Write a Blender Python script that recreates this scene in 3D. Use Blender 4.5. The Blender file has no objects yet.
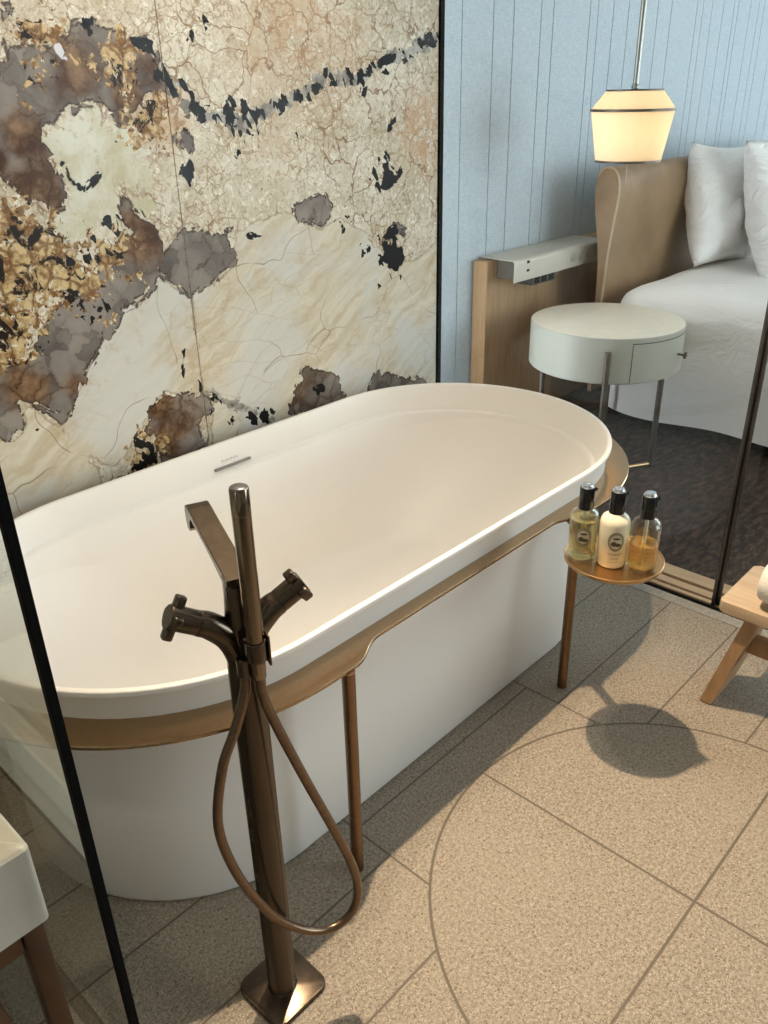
import bpy, bmesh, math, random
import numpy as np
from mathutils import Vector, Matrix, noise as mnoise

random.seed(7)
SC = bpy.context.scene
COL = SC.collection
R = math.radians
PI = math.pi

# ------------------------------------------------------------------ helpers
def link(o, parent=None):
    COL.objects.link(o)
    if parent is not None:
        o.parent = parent
    return o

def tag(o, label=None, cat=None, group=None, kind=None):
    if label: o['label'] = label
    if cat: o['category'] = cat
    if group: o['group'] = group
    if kind: o['kind'] = kind
    return o

def empty(name, loc=(0, 0, 0), rz=0.0):
    o = bpy.data.objects.new(name, None)
    o.empty_display_size = 0.05
    o.location = loc
    o.rotation_euler = (0, 0, rz)
    return link(o)

def obj(name, bm, mat, parent=None, smooth=True, loc=None, angle=35):
    bmesh.ops.remove_doubles(bm, verts=bm.verts, dist=1e-6)
    bmesh.ops.recalc_face_normals(bm, faces=bm.faces)
    me = bpy.data.meshes.new(name)
    bm.to_mesh(me)
    bm.free()
    if mat is not None:
        me.materials.append(mat)
    if smooth:
        me.shade_smooth()
        try:
            me.set_sharp_from_angle(angle=R(angle))
        except Exception:
            pass
    o = bpy.data.objects.new(name, me)
    if loc is not None:
        o.location = loc
    return link(o, parent)

def add_box(bm, x0, x1, y0, y1, z0, z1, bev=0.0, seg=2, mtx=None):
    b = bmesh.new()
    bmesh.ops.create_cube(b, size=1.0)
    for v in b.verts:
        v.co = Vector((x0 + (v.co.x + .5) * (x1 - x0), y0 + (v.co.y + .5) * (y1 - y0), z0 + (v.co.z + .5) * (z1 - z0)))
    if bev > 0:
        bmesh.ops.bevel(b, geom=list(b.edges), offset=bev, segments=seg, profile=.5, affect='EDGES')
    merge(bm, b, mtx)

def merge(bm, b, mtx=None):
    if mtx is not None:
        b.transform(mtx)
    vm = {v: bm.verts.new(v.co) for v in b.verts}
    for f in b.faces:
        try:
            bm.faces.new([vm[v] for v in f.verts])
        except ValueError:
            pass
    b.free()

def add_loft(bm, rings, cap0=True, cap1=True, closed=True, loop=False):
    vs = [[bm.verts.new(p) for p in r] for r in rings]
    n = len(vs[0])
    pairs = list(zip(vs[:-1], vs[1:]))
    if loop:
        pairs.append((vs[-1], vs[0]))
    for a, b in pairs:
        for i in range(n if closed else n - 1):
            j = (i + 1) % n
            bm.faces.new((a[i], a[j], b[j], b[i]))
    if not loop:
        if cap0: bm.faces.new(list(reversed(vs[0])))
        if cap1: bm.faces.new(vs[-1])

def add_lathe(bm, prof, seg=32, mtx=None, cap=True):
    b = bmesh.new()
    rings = []
    for r, z in prof:
        rings.append([Vector((r * math.cos(2 * PI * i / seg), r * math.sin(2 * PI * i / seg), z)) for i in range(seg)])
    add_loft(b, rings, cap, cap)
    merge(bm, b, mtx)

def add_prism(bm, poly, z0, z1, bev=0.0, seg=2, mtx=None):
    b = bmesh.new()
    lo = [b.verts.new((x, y, z0)) for x, y in poly]
    hi = [b.verts.new((x, y, z1)) for x, y in poly]
    n = len(poly)
    for i in range(n):
        j = (i + 1) % n
        b.faces.new((lo[i], lo[j], hi[j], hi[i]))
    f0 = b.faces.new(list(reversed(lo)))
    f1 = b.faces.new(hi)
    if bev > 0:
        es = list(set(list(f0.edges) + list(f1.edges)))
        bmesh.ops.bevel(b, geom=es, offset=bev, segments=seg, profile=.5, affect='EDGES')
    merge(bm, b, mtx)

def catmull(pts, sub=8):
    P = [Vector(p) for p in pts]
    P = [P[0] * 2 - P[1]] + P + [P[-1] * 2 - P[-2]]
    out = []
    for i in range(1, len(P) - 2):
        for k in range(sub):
            t = k / sub
            a, b, c, d = P[i - 1], P[i], P[i + 1], P[i + 2]
            out.append(.5 * ((2 * b) + (c - a) * t + (2 * a - 5 * b + 4 * c - d) * t * t + (3 * b - a - 3 * c + d) * t ** 3))
    out.append(P[-2].copy())
    return out

def add_tube(bm, pts, rad, seg=16, cap=True):
    P = [Vector(p) for p in pts]
    n = len(P)
    T = []
    for i in range(n):
        T.append((P[min(i + 1, n - 1)] - P[max(i - 1, 0)]).normalized())
    up = Vector((0, 0, 1)) if abs(T[0].z) < .9 else Vector((1, 0, 0))
    N = (up - T[0] * up.dot(T[0])).normalized()
    rings = []
    for i in range(n):
        N = (N - T[i] * N.dot(T[i])).normalized()
        Bv = T[i].cross(N)
        r = rad(i / (n - 1)) if callable(rad) else rad
        rings.append([P[i] + r * (math.cos(2 * PI * k / seg) * N + math.sin(2 * PI * k / seg) * Bv) for k in range(seg)])
    add_loft(bm, rings, cap, cap)

def circle_pts(cx, cy, r, a0, a1, n):
    return [(cx + r * math.cos(a0 + (a1 - a0) * i / n), cy + r * math.sin(a0 + (a1 - a0) * i / n)) for i in range(n + 1)]

def aim(z):                       # matrix turning +Z to direction z
    return Vector((0, 0, 1)).rotation_difference(Vector(z).normalized()).to_matrix().to_4x4()

# ------------------------------------------------------------------ node helpers
class NT:
    def __init__(s, name):
        s.m = bpy.data.materials.new(name)
        s.m.use_nodes = True
        s.t = s.m.node_tree
        s.t.nodes.clear()
        s.out = s.t.nodes.new('ShaderNodeOutputMaterial')
    def n(s, kind, **kw):
        nd = s.t.nodes.new('ShaderNode' + kind)
        for k, v in kw.items():
            setattr(nd, k, v)
        return nd
    def set(s, sock, v):
        if hasattr(v, 'links') or isinstance(v, bpy.types.NodeSocket):
            s.t.links.new(v, sock)
        elif v is not None:
            if sock.type == 'RGBA' and not hasattr(v, '__len__'):
                v = (v, v, v, 1)
            if sock.type == 'RGBA' and len(v) == 3:
                v = (*v, 1)
            sock.default_value = v
    def math(s, op, a, b=None, c=None, clamp=False):
        nd = s.n('Math', operation=op, use_clamp=clamp)
        s.set(nd.inputs[0], a)
        if b is not None: s.set(nd.inputs[1], b)
        if c is not None: s.set(nd.inputs[2], c)
        return nd.outputs[0]
    def vmath(s, op, a, b=None):
        nd = s.n('VectorMath', operation=op)
        s.set(nd.inputs[0], a)
        if b is not None:
            s.set(nd.inputs['Scale'] if op == 'SCALE' else nd.inputs[1], b)
        return nd.outputs['Value'] if op in ('LENGTH', 'DISTANCE', 'DOT_PRODUCT') else nd.outputs['Vector']
    def noise(s, vec, scale, detail=4, rough=.55, dist=0.0, color=False):
        nd = s.n('TexNoise')
        if vec is not None: s.set(nd.inputs['Vector'], vec)
        nd.inputs['Scale'].default_value = scale
        nd.inputs['Detail'].default_value = detail
        nd.inputs['Roughness'].default_value = rough
        nd.inputs['Distortion'].default_value = dist
        return nd.outputs['Color' if color else 'Fac']
    def voro(s, vec, scale, feature='F1', out='Distance', rnd=1.0):
        nd = s.n('TexVoronoi', feature=feature)
        if vec is not None: s.set(nd.inputs['Vector'], vec)
        nd.inputs['Scale'].default_value = scale
        nd.inputs['Randomness'].default_value = rnd
        return nd.outputs[out]
    def step(s, v, a, b, lo=0.0, hi=1.0):
        nd = s.n('MapRange', interpolation_type='SMOOTHSTEP')
        s.set(nd.inputs[0], v)
        for i, x in enumerate((a, b, lo, hi)):
            s.set(nd.inputs[i + 1], x)
        return nd.outputs[0]
    def mix(s, f, a, b, mode='MIX'):
        nd = s.n('Mix', data_type='RGBA', blend_type=mode)
        s.set(nd.inputs[0], f)
        s.set(nd.inputs[6], a)
        s.set(nd.inputs[7], b)
        return nd.outputs[2]
    def pbr(s, color, rough=.5, metal=0.0, spec=None, bump=None, bstr=.2, bdist=.01, **kw):
        nd = s.n('BsdfPrincipled')
        s.set(nd.inputs['Base Color'], color)
        s.set(nd.inputs['Roughness'], rough)
        s.set(nd.inputs['Metallic'], metal)
        if spec is not None: s.set(nd.inputs['Specular IOR Level'], spec)
        for k, v in kw.items():
            s.set(nd.inputs[k], v)
        if bump is not None:
            b = s.n('Bump')
            b.inputs['Strength'].default_value = bstr
            b.inputs['Distance'].default_value = bdist
            s.set(b.inputs['Height'], bump)
            s.t.links.new(b.outputs[0], nd.inputs['Normal'])
        s.t.links.new(nd.outputs[0], s.out.inputs[0])
        s.b = nd
        return s.m
    def co(s, kind='Object'):
        return s.n('TexCoord').outputs[kind]
    def pos(s):
        return s.n('NewGeometry').outputs['Position']
    def xyz(s, v):
        nd = s.n('SeparateXYZ')
        s.set(nd.inputs[0], v)
        return nd.outputs
    def comb(s, x, y, z):
        nd = s.n('CombineXYZ')
        for i, v in enumerate((x, y, z)): s.set(nd.inputs[i], v)
        return nd.outputs[0]
    def attr(s, name):
        nd = s.n('Attribute')
        nd.attribute_name = name
        return nd.outputs['Fac']

def plain(name, color, rough=.5, metal=0.0, var=.06, scale=18, bstr=0.0, stretch=None, **kw):
    t = NT(name)
    c = t.co()
    if stretch:
        c = t.vmath('MULTIPLY', c, stretch)
    f = t.noise(c, scale, 4)
    dk = tuple(x * (1 - var) for x in color)
    lt = tuple(min(1, x * (1 + var)) for x in color)
    colr = t.mix(t.step(f, .3, .7), dk, lt)
    rg = t.math('ADD', rough - .04, t.math('MULTIPLY', f, .08))
    return t.pbr(colr, rg, metal, bump=f if bstr else None, bstr=bstr, bdist=.004, **kw)

M = {}
M['tub'] = plain('tub_white', (.82, .795, .755), .46, var=.01, scale=3)
M['bronze'] = plain('brushed_bronze', (.24, .150, .085), .36, 1.0, var=.10, scale=60, stretch=(1, 1, 8))
M['bronze_flat'] = plain('brushed_bronze_sheet', (.42, .29, .17), .21, 1.0, var=.08, scale=90, stretch=(1, 6, 1))
M['tray'] = plain('brushed_bronze_tray', (.56, .36, .18), .30, 1.0, var=.03, scale=12)
M['faucet'] = plain('dark_bronze', (.125, .098, .074), .26, 1.0, var=.08, scale=70, stretch=(1, 1, .12))
M['faucet_bright'] = plain('polished_bronze', (.24, .185, .135), .15, 1.0, var=.05, scale=70, stretch=(1, 1, .12))
M['hose'] = None
M['black'] = plain('black_rubber', (.004, .004, .004), .8, var=.2, **{'Specular IOR Level': .08})
M['black_gloss'] = plain('black_plastic', (.008, .008, .009), .22, var=.1)
M['chrome'] = plain('chrome', (.75, .75, .76), .12, 1.0, var=.03)
M['darkmetal'] = plain('dark_metal', (.13, .12, .115), .35, 1.0, var=.1)
M['legmetal'] = plain('bronze_legs', (.11, .085, .065), .45, .8, var=.08)
M['alu'] = plain('console_champagne', (.46, .43, .37), .42, .25, var=.03, scale=40)
M['alu_dark'] = plain('console_inside', (.09, .075, .06), .5, .3, var=.05)
M['socket'] = plain('socket_dark', (.035, .034, .033), .45, var=.1)
M['drum'] = plain('drum_cream_shaded', (.39, .375, .31), .42, var=.05, scale=120, bstr=.05)  # side's weaker daylight is put into this darker cream
M['drum_top'] = plain('drum_cream_lit', (.72, .64, .51), .42, var=.03, scale=20)  # same table, cream lightened to paint in the lamp glow from above
M['slot'] = plain('shadow_slot', (.03, .028, .022), .7, var=.1)
M['leather'] = plain('camel_leather', (.255, .155, .078), .55, var=.12, scale=7, bstr=.08)
M['leather_edge'] = plain('leather_edge', (.40, .30, .19), .6, var=.08, scale=20)
def cloth(name, color, st, dist):
    t = NT(name)
    c = t.co()
    wv = t.vmath('ADD', c, t.vmath('SCALE', t.noise(c, 3, 2, color=True), .25))
    f = t.noise(t.vmath('MULTIPLY', wv, (1.0, 1.0, 2.2)), 5.5, 4, .55, 1.1)
    rid = t.math('ABSOLUTE', t.math('SUBTRACT', f, .5))
    h = t.math('ADD', t.math('MULTIPLY', t.step(rid, 0, .10), .7), t.math('MULTIPLY', f, .8))
    return t.pbr(color, .85, bump=h, bstr=st, bdist=dist)
M['linen'] = cloth('white_bed_linen', (.85, .80, .745), .16, .016)
M['pillow'] = cloth('white_pillowcase', (.87, .835, .80), .5, .018)
M['towel'] = plain('white_towel', (.80, .78, .74), .95, var=.05, scale=300, bstr=.5)
M['vanity'] = plain('pale_stone_basin', (.52, .505, .44), .35, var=.06, scale=9)
M['vanityleg'] = plain('vanity_bronze', (.12, .075, .05), .45, .8, var=.1)
M['ceiling'] = plain('white_ceiling', (.75, .74, .72), .9, var=.02)
M['plaster'] = plain('pale_plaster', (.62, .58, .52), .9, var=.04, scale=5)
M['border'] = plain('pale_stone_border', (.30, .275, .235), .7, var=.2, scale=140)

def wood(name, a, b, scale=6, axis=(1, 12, 12), rough=.5):
    t = NT(name)
    c = t.vmath('MULTIPLY', t.co(), axis)
    w = t.noise(c, scale, 6, .6, .4)
    f = t.noise(c, scale * 7, 3, .6)
    k = t.math('ADD', t.math('MULTIPLY', w, .75), t.math('MULTIPLY', f, .25))
    return t.pbr(t.mix(t.step(k, .32, .68), a, b), rough, bump=k, bstr=.06, bdist=.003)
M['oak_panel'] = wood('oak_panel', (.30, .17, .08), (.40, .245, .125), 5, (9, 9, .8))
M['oak_stool'] = wood('light_oak', (.43, .32, .215), (.54, .415, .29), 5, (9, 1, 9))
M['oak_leg'] = wood('honey_oak', (.34, .20, .10), (.44, .27, .145), 5, (9, 9, 1))
M['oak_track'] = wood('oak_track', (.42, .27, .15), (.54, .36, .21), 5, (9, .8, 9))

# hose: spiral metal
t = NT('spiral_hose')
f = t.noise(t.vmath('MULTIPLY', t.co(), (1, 1, 1)), 120, 2)
M['hose'] = t.pbr(t.mix(f, (.15, .102, .070), (.25, .175, .12)), .3, 1.0)

def thin_glass(name, tint=(1, 1, 1), rough=0.0, ior=1.45):
    t = NT(name)
    tr = t.n('BsdfTransparent'); t.set(tr.inputs[0], tint)
    gl = t.n('BsdfGlossy'); t.set(gl.inputs['Roughness'], rough); t.set(gl.inputs['Color'], (1, 1, 1))
    fr = t.n('Fresnel')
    bf = t.n('NewGeometry').outputs['Backfacing']
    t.set(fr.inputs[0], t.math('ADD', ior, t.math('MULTIPLY', bf, 1 / ior - ior)))
    mx = t.n('MixShader')
    t.t.links.new(fr.outputs[0], mx.inputs[0])
    t.t.links.new(tr.outputs[0], mx.inputs[1])
    t.t.links.new(gl.outputs[0], mx.inputs[2])
    t.t.links.new(mx.outputs[0], t.out.inputs[0])
    return t.m
M['glass'] = thin_glass('clear_glass', (.95, .975, .96))
M['glass_room'] = thin_glass('partition_glass', (.95, .97, .97), ior=1.35)

M['glass_screen'] = thin_glass('screen_glass', (.95, .97, .95), ior=1.8)

def liquid(name, col):
    t = NT(name)
    return t.pbr(col, .03, 0, **{'Transmission Weight': .80, 'IOR': 1.33})
t = NT('bottle_glass')
M['bottle'] = thin_glass('bottle_clear', (.97, .98, .95), ior=1.5)
M['liquid_pale'] = liquid('pale_liquid', (.82, .72, .38))
M['liquid_amber'] = liquid('amber_liquid', (.90, .55, .15))
M['lotion'] = plain('cream_lotion', (.84, .78, .60), .25, var=.02)
M['tube_plastic'] = plain('clear_tube', (.85, .82, .68), .3, var=.05)
M['label_ink'] = plain('label_ink', (.10, .085, .05), .6, var=.1)
M['label_ring'] = plain('label_ring', (.34, .30, .20), .6, var=.1)
M['label_pale'] = plain('label_pale', (.72, .67, .50), .6, var=.05)

# ------------------------------------------------------------------ floor tiles
CIRC = (1.179, 0.322, 0.508)
def tile_material():
    t = NT('terrazzo_tiles')
    p = t.pos()
    x, y, z = t.xyz(p)[0:3]
    base = t.mix(t.step(t.math('ADD', t.math('MULTIPLY', t.noise(p, 150, 3, .75), .7), t.math('MULTIPLY', t.noise(p, 420, 2, .6), .3)), .36, .64), (.158, .130, .098), (.355, .303, .237))
    v = t.n('TexVoronoi'); t.set(v.inputs['Vector'], p); v.inputs['Scale'].default_value = 330
    rc = t.xyz(v.outputs['Color'])[0]
    base = t.mix(t.math('MULTIPLY', t.step(rc, .80, .84), t.step(v.outputs['Distance'], .55, .30)), base, (.46, .415, .345))
    v2 = t.n('TexVoronoi'); t.set(v2.inputs['Vector'], t.vmath('ADD', p, (3.3, 1.7, 0))); v2.inputs['Scale'].default_value = 260
    rc2 = t.xyz(v2.outputs['Color'])[1]
    base = t.mix(t.math('MULTIPLY', t.step(rc2, .78, .81), t.step(v2.outputs['Distance'], .42, .28)), base, (.095, .072, .05))
    base = t.mix(t.math('MULTIPLY', t.step(t.noise(p, 2.3, 3), .35, .7), .25), base, (.32, .27, .21))
    v3 = t.n('TexVoronoi'); t.set(v3.inputs['Vector'], t.vmath('ADD', p, (8.3, 4.7, 0))); v3.inputs['Scale'].default_value = 90
    rc3 = t.xyz(v3.outputs['Color'])[2]
    base = t.mix(t.math('MULTIPLY', t.step(rc3, .88, .9), t.step(v3.outputs['Distance'], .24, .16)), base, (.15, .10, .065))
    w = .0030
    def line(coord, pos, hw=w):
        d = t.math('ABSOLUTE', t.math('SUBTRACT', coord, pos))
        return t.step(d, hw, hw * .55)
    dc = t.vmath('DISTANCE', t.comb(x, y, 0), (CIRC[0], CIRC[1], 0))
    inside = t.step(dc, CIRC[2] + .0005, CIRC[2] - .0005)
    ring = line(dc, CIRC[2], .0036)
    # inside the disc: a cross
    cross = t.math('MAXIMUM', line(x, CIRC[0] + .003, .0036), line(y, CIRC[1], .0036))
    # outside: rows of long tiles along x, three column blocks
    def rows(ys, x0, x1):
        m = None
        for q in ys:
            l = line(y, q)
            m = l if m is None else t.math('MAXIMUM', m, l)
        sel = t.math('MULTIPLY', t.math('GREATER_THAN', x, x0), t.math('LESS_THAN', x, x1))
        return t.math('MULTIPLY', m, sel)
    pitch = .2055
    a = rows([.626 + pitch * k for k in range(-8, 6)], -4, .868)
    b = rows([.930 + pitch * k for k in range(-9, 5)], .868, 1.505)
    c = rows([.833 + pitch * k for k in range(-9, 5)], 1.505, 4)
    joints = t.math('MAXIMUM', line(x, .868), line(x, 1.505))
    j2 = line(x, .868 - .637)
    joints = t.math('MAXIMUM', joints, j2)
    outl = t.math('MAXIMUM', t.math('MAXIMUM', a, b), t.math('MAXIMUM', c, joints))
    mask = t.math('ADD', t.math('MULTIPLY', outl, t.math('SUBTRACT', 1, inside)), t.math('MULTIPLY', cross, inside))
    mask = t.math('MAXIMUM', mask, ring, clamp=True)
    col = t.mix(mask, base, (.115, .092, .066))
    h = t.math('SUBTRACT', t.math('MULTIPLY', t.noise(p, 160, 2), .25), mask)
    return t.pbr(col, .62, bump=h, bstr=.35, bdist=.002)
M['tiles'] = tile_material()

t = NT('dark_carpet')
p = t.pos()
n1 = t.noise(t.vmath('MULTIPLY', p, (1.3, 3.2, 1)), 15, 6, .7, .25)
n2 = t.noise(p, 240, 2)
M['carpet'] = t.pbr(t.mix(t.step(n1, .40, .70), (.014, .0075, .0045), (.105, .057, .035)), .9, bump=n2, bstr=.6, bdist=.006)

# grooved panelled wall
GX = [2.46, 2.62, 2.786, 2.979, 3.112, 3.303, 3.393, 3.68, 3.748, 3.88, 4.018, 4.159, 4.30, 4.441, 4.723, 4.794, 4.903, 5.042, 5.18, 5.235, 5.40, 5.52, 5.60, 5.78, 5.9, 6.1, 6.18, 6.4, 6.7, 6.78, 7.1, 7.5, 7.8]
t = NT('fabric_wall')
p = t.pos()
weave = t.noise(t.vmath('MULTIPLY', p, (260, 1, 40)), 1.0, 3)
weave2 = t.noise(t.vmath('MULTIPLY', p, (40, 1, 260)), 1.0, 3)
wv = t.math('ADD', t.math('MULTIPLY', weave, .5), t.math('MULTIPLY', weave2, .5))
M['fabric_wall'] = t.pbr(t.mix(t.step(wv, .35, .65), (.375, .43, .475), (.47, .535, .585)), .85, bump=wv, bstr=.15, bdist=.002)
M['groove'] = plain('wall_groove', (.10, .10, .10), .9, var=.1)

# ------------------------------------------------------------------ stone slabs
def stone_material():
    t = NT('patterned_stone')
    p = t.pos()
    # fine displaced coordinate for ragged outlines
    w1 = t.math('SUBTRACT', t.noise(p, 14, 5, .62), .5)
    w2 = t.math('SUBTRACT', t.noise(t.vmath('ADD', p, (5, 0, 3)), 42, 4, .65), .5)
    w3 = t.math('SUBTRACT', t.noise(t.vmath('ADD', p, (2, 0, 9)), 9, 4, .6), .5)
    q = t.attr('quartz'); s = t.attr('slab'); g = t.attr('green'); o = t.attr('ochre')
    k = t.attr('mica'); bd = t.attr('band'); br = t.attr('brown'); pk = t.attr('pink')
    # angular chips: distance to random cell faces makes outlines break in straight facets
    fv = t.voro(t.vmath('ADD', p, t.vmath('SCALE', t.noise(p, 8, 2, .5, color=True), .05)), 24, 'F1', 'Color')
    fr = t.math('SUBTRACT', t.xyz(fv)[0], .5)
    fv2 = t.voro(p, 62, 'F1', 'Color')
    fr2 = t.math('SUBTRACT', t.xyz(fv2)[1], .5)
    def ragged(f, a, b_, c_, d_):
        return t.math('ADD', t.math('ADD', f, t.math('MULTIPLY', w1, a)), t.math('ADD', t.math('MULTIPLY', w2, b_), t.math('ADD', t.math('MULTIPLY', fr, c_), t.math('MULTIPLY', fr2, d_))))
    Q = ragged(q, .035, .012, .022, .010)
    S = ragged(s, .020, .006, .010, .004)
    G = ragged(g, .08, .05, .03, .02)
    O = ragged(o, .12, .12, .05, .05)
    BD = ragged(bd, .05, .03, .02, .016)
    wp = t.vmath('ADD', p, t.vmath('SCALE', t.noise(p, 6, 4, .6, color=True), .12))
    # --- cream crystalline ground
    c0 = t.mix(t.step(t.noise(wp, 6, 6, .68), .34, .66), (.53, .465, .345), (.70, .665, .565))
    c0 = t.mix(t.step(t.noise(p, 44, 6, .75, 1.8), .50, .66), c0, (.36, .27, .165))
    c0 = t.mix(t.step(t.noise(t.vmath('ADD', p, (7, 0, 1)), 30, 7, .78, 1.4), .52, .62), c0, (.80, .775, .69))
    c0 = t.mix(t.math('MULTIPLY', t.step(t.noise(t.vmath('ADD', p, (3, 5, 1)), 85, 4, .7, 1.0), .52, .66), .55), c0, (.40, .315, .205))
    vein = t.voro(t.vmath('ADD', p, t.vmath('SCALE', t.noise(p, 11, 3, .6, color=True), .10)), 9, 'DISTANCE_TO_EDGE')
    vm = t.math('MULTIPLY', t.step(vein, .026, .004), t.step(t.noise(p, 4, 3), .42, .56))
    c0 = t.mix(t.math('MULTIPLY', vm, .85), c0, (.20, .105, .05))
    vein2 = t.voro(t.vmath('ADD', p, t.vmath('SCALE', t.noise(p, 23, 3, .65, color=True), .05)), 30, 'DISTANCE_TO_EDGE')
    c0 = t.mix(t.math('MULTIPLY', t.step(vein2, .06, .012), t.math('MULTIPLY', t.step(t.noise(t.vmath('ADD', p, (1, 2, 3)), 5, 3), .42, .56), .75)), c0, (.30, .20, .11))
    sp = t.math('MULTIPLY', t.step(t.noise(t.vmath('ADD', p, (9, 9, 9)), 30, 5, .7, .8), .635, .665), t.step(t.noise(p, 3.2, 2), .45, .6))
    c0 = t.mix(sp, c0, (.16, .125, .095))
    c0 = t.mix(t.math('MULTIPLY', t.math('MULTIPLY', pk, t.step(t.noise(p, 22, 5, .7), .36, .56)), .9), c0, (.52, .33, .19))
    # --- smooth feldspar slabs
    st = t.noise(t.vmath('MULTIPLY', t.vmath('ADD', wp, t.vmath('MULTIPLY', t.comb(t.xyz(p)[2], 0, t.xyz(p)[0]), (-.5, 0, -.5))), (2, 2, 9)), 3.2, 7, .66, .6)
    c1 = t.mix(t.step(st, .32, .68), (.52, .445, .315), (.67, .625, .52))
    c1 = t.mix(t.math('MULTIPLY', t.step(t.noise(wp, 3.3, 4, .6), .45, .62), .8), c1, (.60, .61, .585))
    c1 = t.mix(t.math('MULTIPLY', t.step(t.noise(t.vmath('ADD', p, (4, 4, 4)), 7, 7, .74), .54, .68), .65), c1, (.46, .325, .175))
    cr = t.voro(t.vmath('ADD', p, t.vmath('SCALE', t.noise(p, 5, 2, .5, color=True), .16)), 3.4, 'DISTANCE_TO_EDGE')
    crm = t.math('MULTIPLY', t.step(cr, .0055, .001), t.step(t.noise(t.vmath('ADD', p, (2, 2, 8)), 6, 2), .40, .52))
    c1 = t.mix(t.math('MULTIPLY', crm, .7), c1, (.20, .13, .07))
    cr2 = t.voro(t.vmath('ADD', t.vmath('MULTIPLY', p, (1, 1, 2.6)), t.vmath('SCALE', t.noise(p, 9, 3, .6, color=True), .10)), 6.5, 'DISTANCE_TO_EDGE')
    c1 = t.mix(t.math('MULTIPLY', t.math('MULTIPLY', t.step(cr2, .03, .004), .28), t.step(t.noise(t.vmath('ADD', p, (8, 2, 3)), 4, 2), .46, .6)), c1, (.40, .29, .17))
    # --- greenish pale mass
    c2 = t.mix(t.step(t.noise(wp, 8, 6, .65), .34, .64), (.50, .46, .30), (.67, .68, .60))
    c2 = t.mix(t.math('MULTIPLY', t.step(t.noise(p, 40, 5, .7), .55, .68), .5), c2, (.36, .33, .20))
    # --- smoky quartz with brown cell walls
    cv = t.vmath('ADD', p, t.vmath('SCALE', t.noise(p, 14, 4, .65, color=True), .07))
    cellv = t.voro(cv, 17, 'DISTANCE_TO_EDGE')
    cellc = t.xyz(t.voro(cv, 17, 'F1', 'Color'))[0]
    c3 = t.mix(t.step(t.math('ADD', t.math('MULTIPLY', t.noise(wp, 5, 6, .62), .75), t.math('MULTIPLY', cellc, .25)), .28, .68), (.095, .084, .079), (.285, .255, .225))
    brn = t.math('ADD', br, t.math('MULTIPLY', w3, 1.3))
    bcol = t.mix(t.step(t.noise(p, 13, 5, .65), .36, .66), (.060, .026, .011), (.27, .165, .09))
    c3 = t.mix(t.step(brn, .20, .85), c3, bcol)
    halo = t.math('MULTIPLY', t.step(t.math('ADD', cellv, t.math('MULTIPLY', w1, .25)), .22, .0), t.math('ADD', .12, t.math('MULTIPLY', br, .75)))
    c3 = t.mix(halo, c3, (.085, .040, .017))
    c3 = t.mix(t.math('MULTIPLY', t.math('MULTIPLY', t.step(cellv, .030, .006), t.step(t.noise(t.vmath('ADD', p, (1, 6, 3)), 9, 2), .40, .58)), t.math('ADD', .30, t.math('MULTIPLY', br, .5))), c3, (.030, .016, .010))
    # --- ochre granular
    c4 = t.mix(t.step(t.noise(p, 26, 7, .76), .38, .60), (.20, .095, .028), (.62, .47, .25))
    c4 = t.mix(t.step(t.noise(t.vmath('ADD', p, (2, 7, 5)), 34, 5, .72, .6), .57, .62), c4, (.72, .66, .52))
    g4 = t.voro(t.vmath('ADD', p, t.vmath('SCALE', t.noise(p, 20, 3, .6, color=True), .03)), 24, 'DISTANCE_TO_EDGE')
    c4 = t.mix(t.math('MULTIPLY', t.step(g4, .12, .02), .8), c4, (.16, .075, .025))
    c4 = t.mix(t.step(t.noise(t.vmath('ADD', p, (6, 1, 2)), 17, 6, .75, .8), .545, .565), c4, (.020, .014, .010))
    # --- compose
    c = t.mix(t.step(G, -.004, .012), c0, c2)
    c = t.mix(t.step(S, -.001, .002), c, c1)
    c = t.mix(t.math('MULTIPLY', t.step(t.math('ABSOLUTE', S), .004, .0005), .5), c, (.24, .15, .08))
    c = t.mix(t.step(Q, -.001, .002), c, c3)
    c = t.mix(t.math('MULTIPLY', t.step(t.math('ABSOLUTE', t.math('ADD', Q, -.002)), .0045, .0008), .8), c, (.05, .030, .018))
    c = t.mix(t.step(O, -.002, .003), c, c4)
    # grey band with mica shards
    c = t.mix(t.step(BD, -.001, .003), c, t.mix(t.step(t.noise(p, 30, 4), .35, .65), (.19, .175, .155), (.47, .455, .41)))
    pr = t.vmath('ADD', t.vmath('MULTIPLY', p, (1, 1, .62)), t.vmath('MULTIPLY', t.comb(t.xyz(p)[2], 0, 0), (.35, 0, 0)))
    cell = t.voro(t.vmath('ADD', pr, t.vmath('SCALE', t.noise(p, 30, 2, .5, color=True), .012)), 58, 'F1', 'Color')
    blob = t.noise(t.vmath('ADD', p, (2.2, .4, 7.7)), 17, 3, .6)
    shard = t.math('ADD', t.math('MULTIPLY', blob, .70), t.math('MULTIPLY', t.xyz(cell)[0], .30))
    thr = t.math('SUBTRACT', .82, t.math('MULTIPLY', k, .36))
    bk = t.math('MULTIPLY', t.step(t.math('SUBTRACT', shard, thr), -.002, .005), t.step(k, .05, .15))
    c = t.mix(bk, c, (.014, .013, .013))
    kk = t.attr('shard')
    c = t.mix(t.step(t.math('ADD', kk, t.math('ADD', t.math('MULTIPLY', w2, .008), t.math('MULTIPLY', fr2, .009))), -.0008, .0008), c, (.014, .013, .014))
    gs = t.attr('glint')
    c = t.mix(t.step(t.math('ADD', gs, t.math('MULTIPLY', w2, .006)), -.001, .001), c, (.66, .66, .72))
    return t.pbr(c, .26, spec=.12)
M['stone'] = stone_material()

STONE_Y = 1.82
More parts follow.
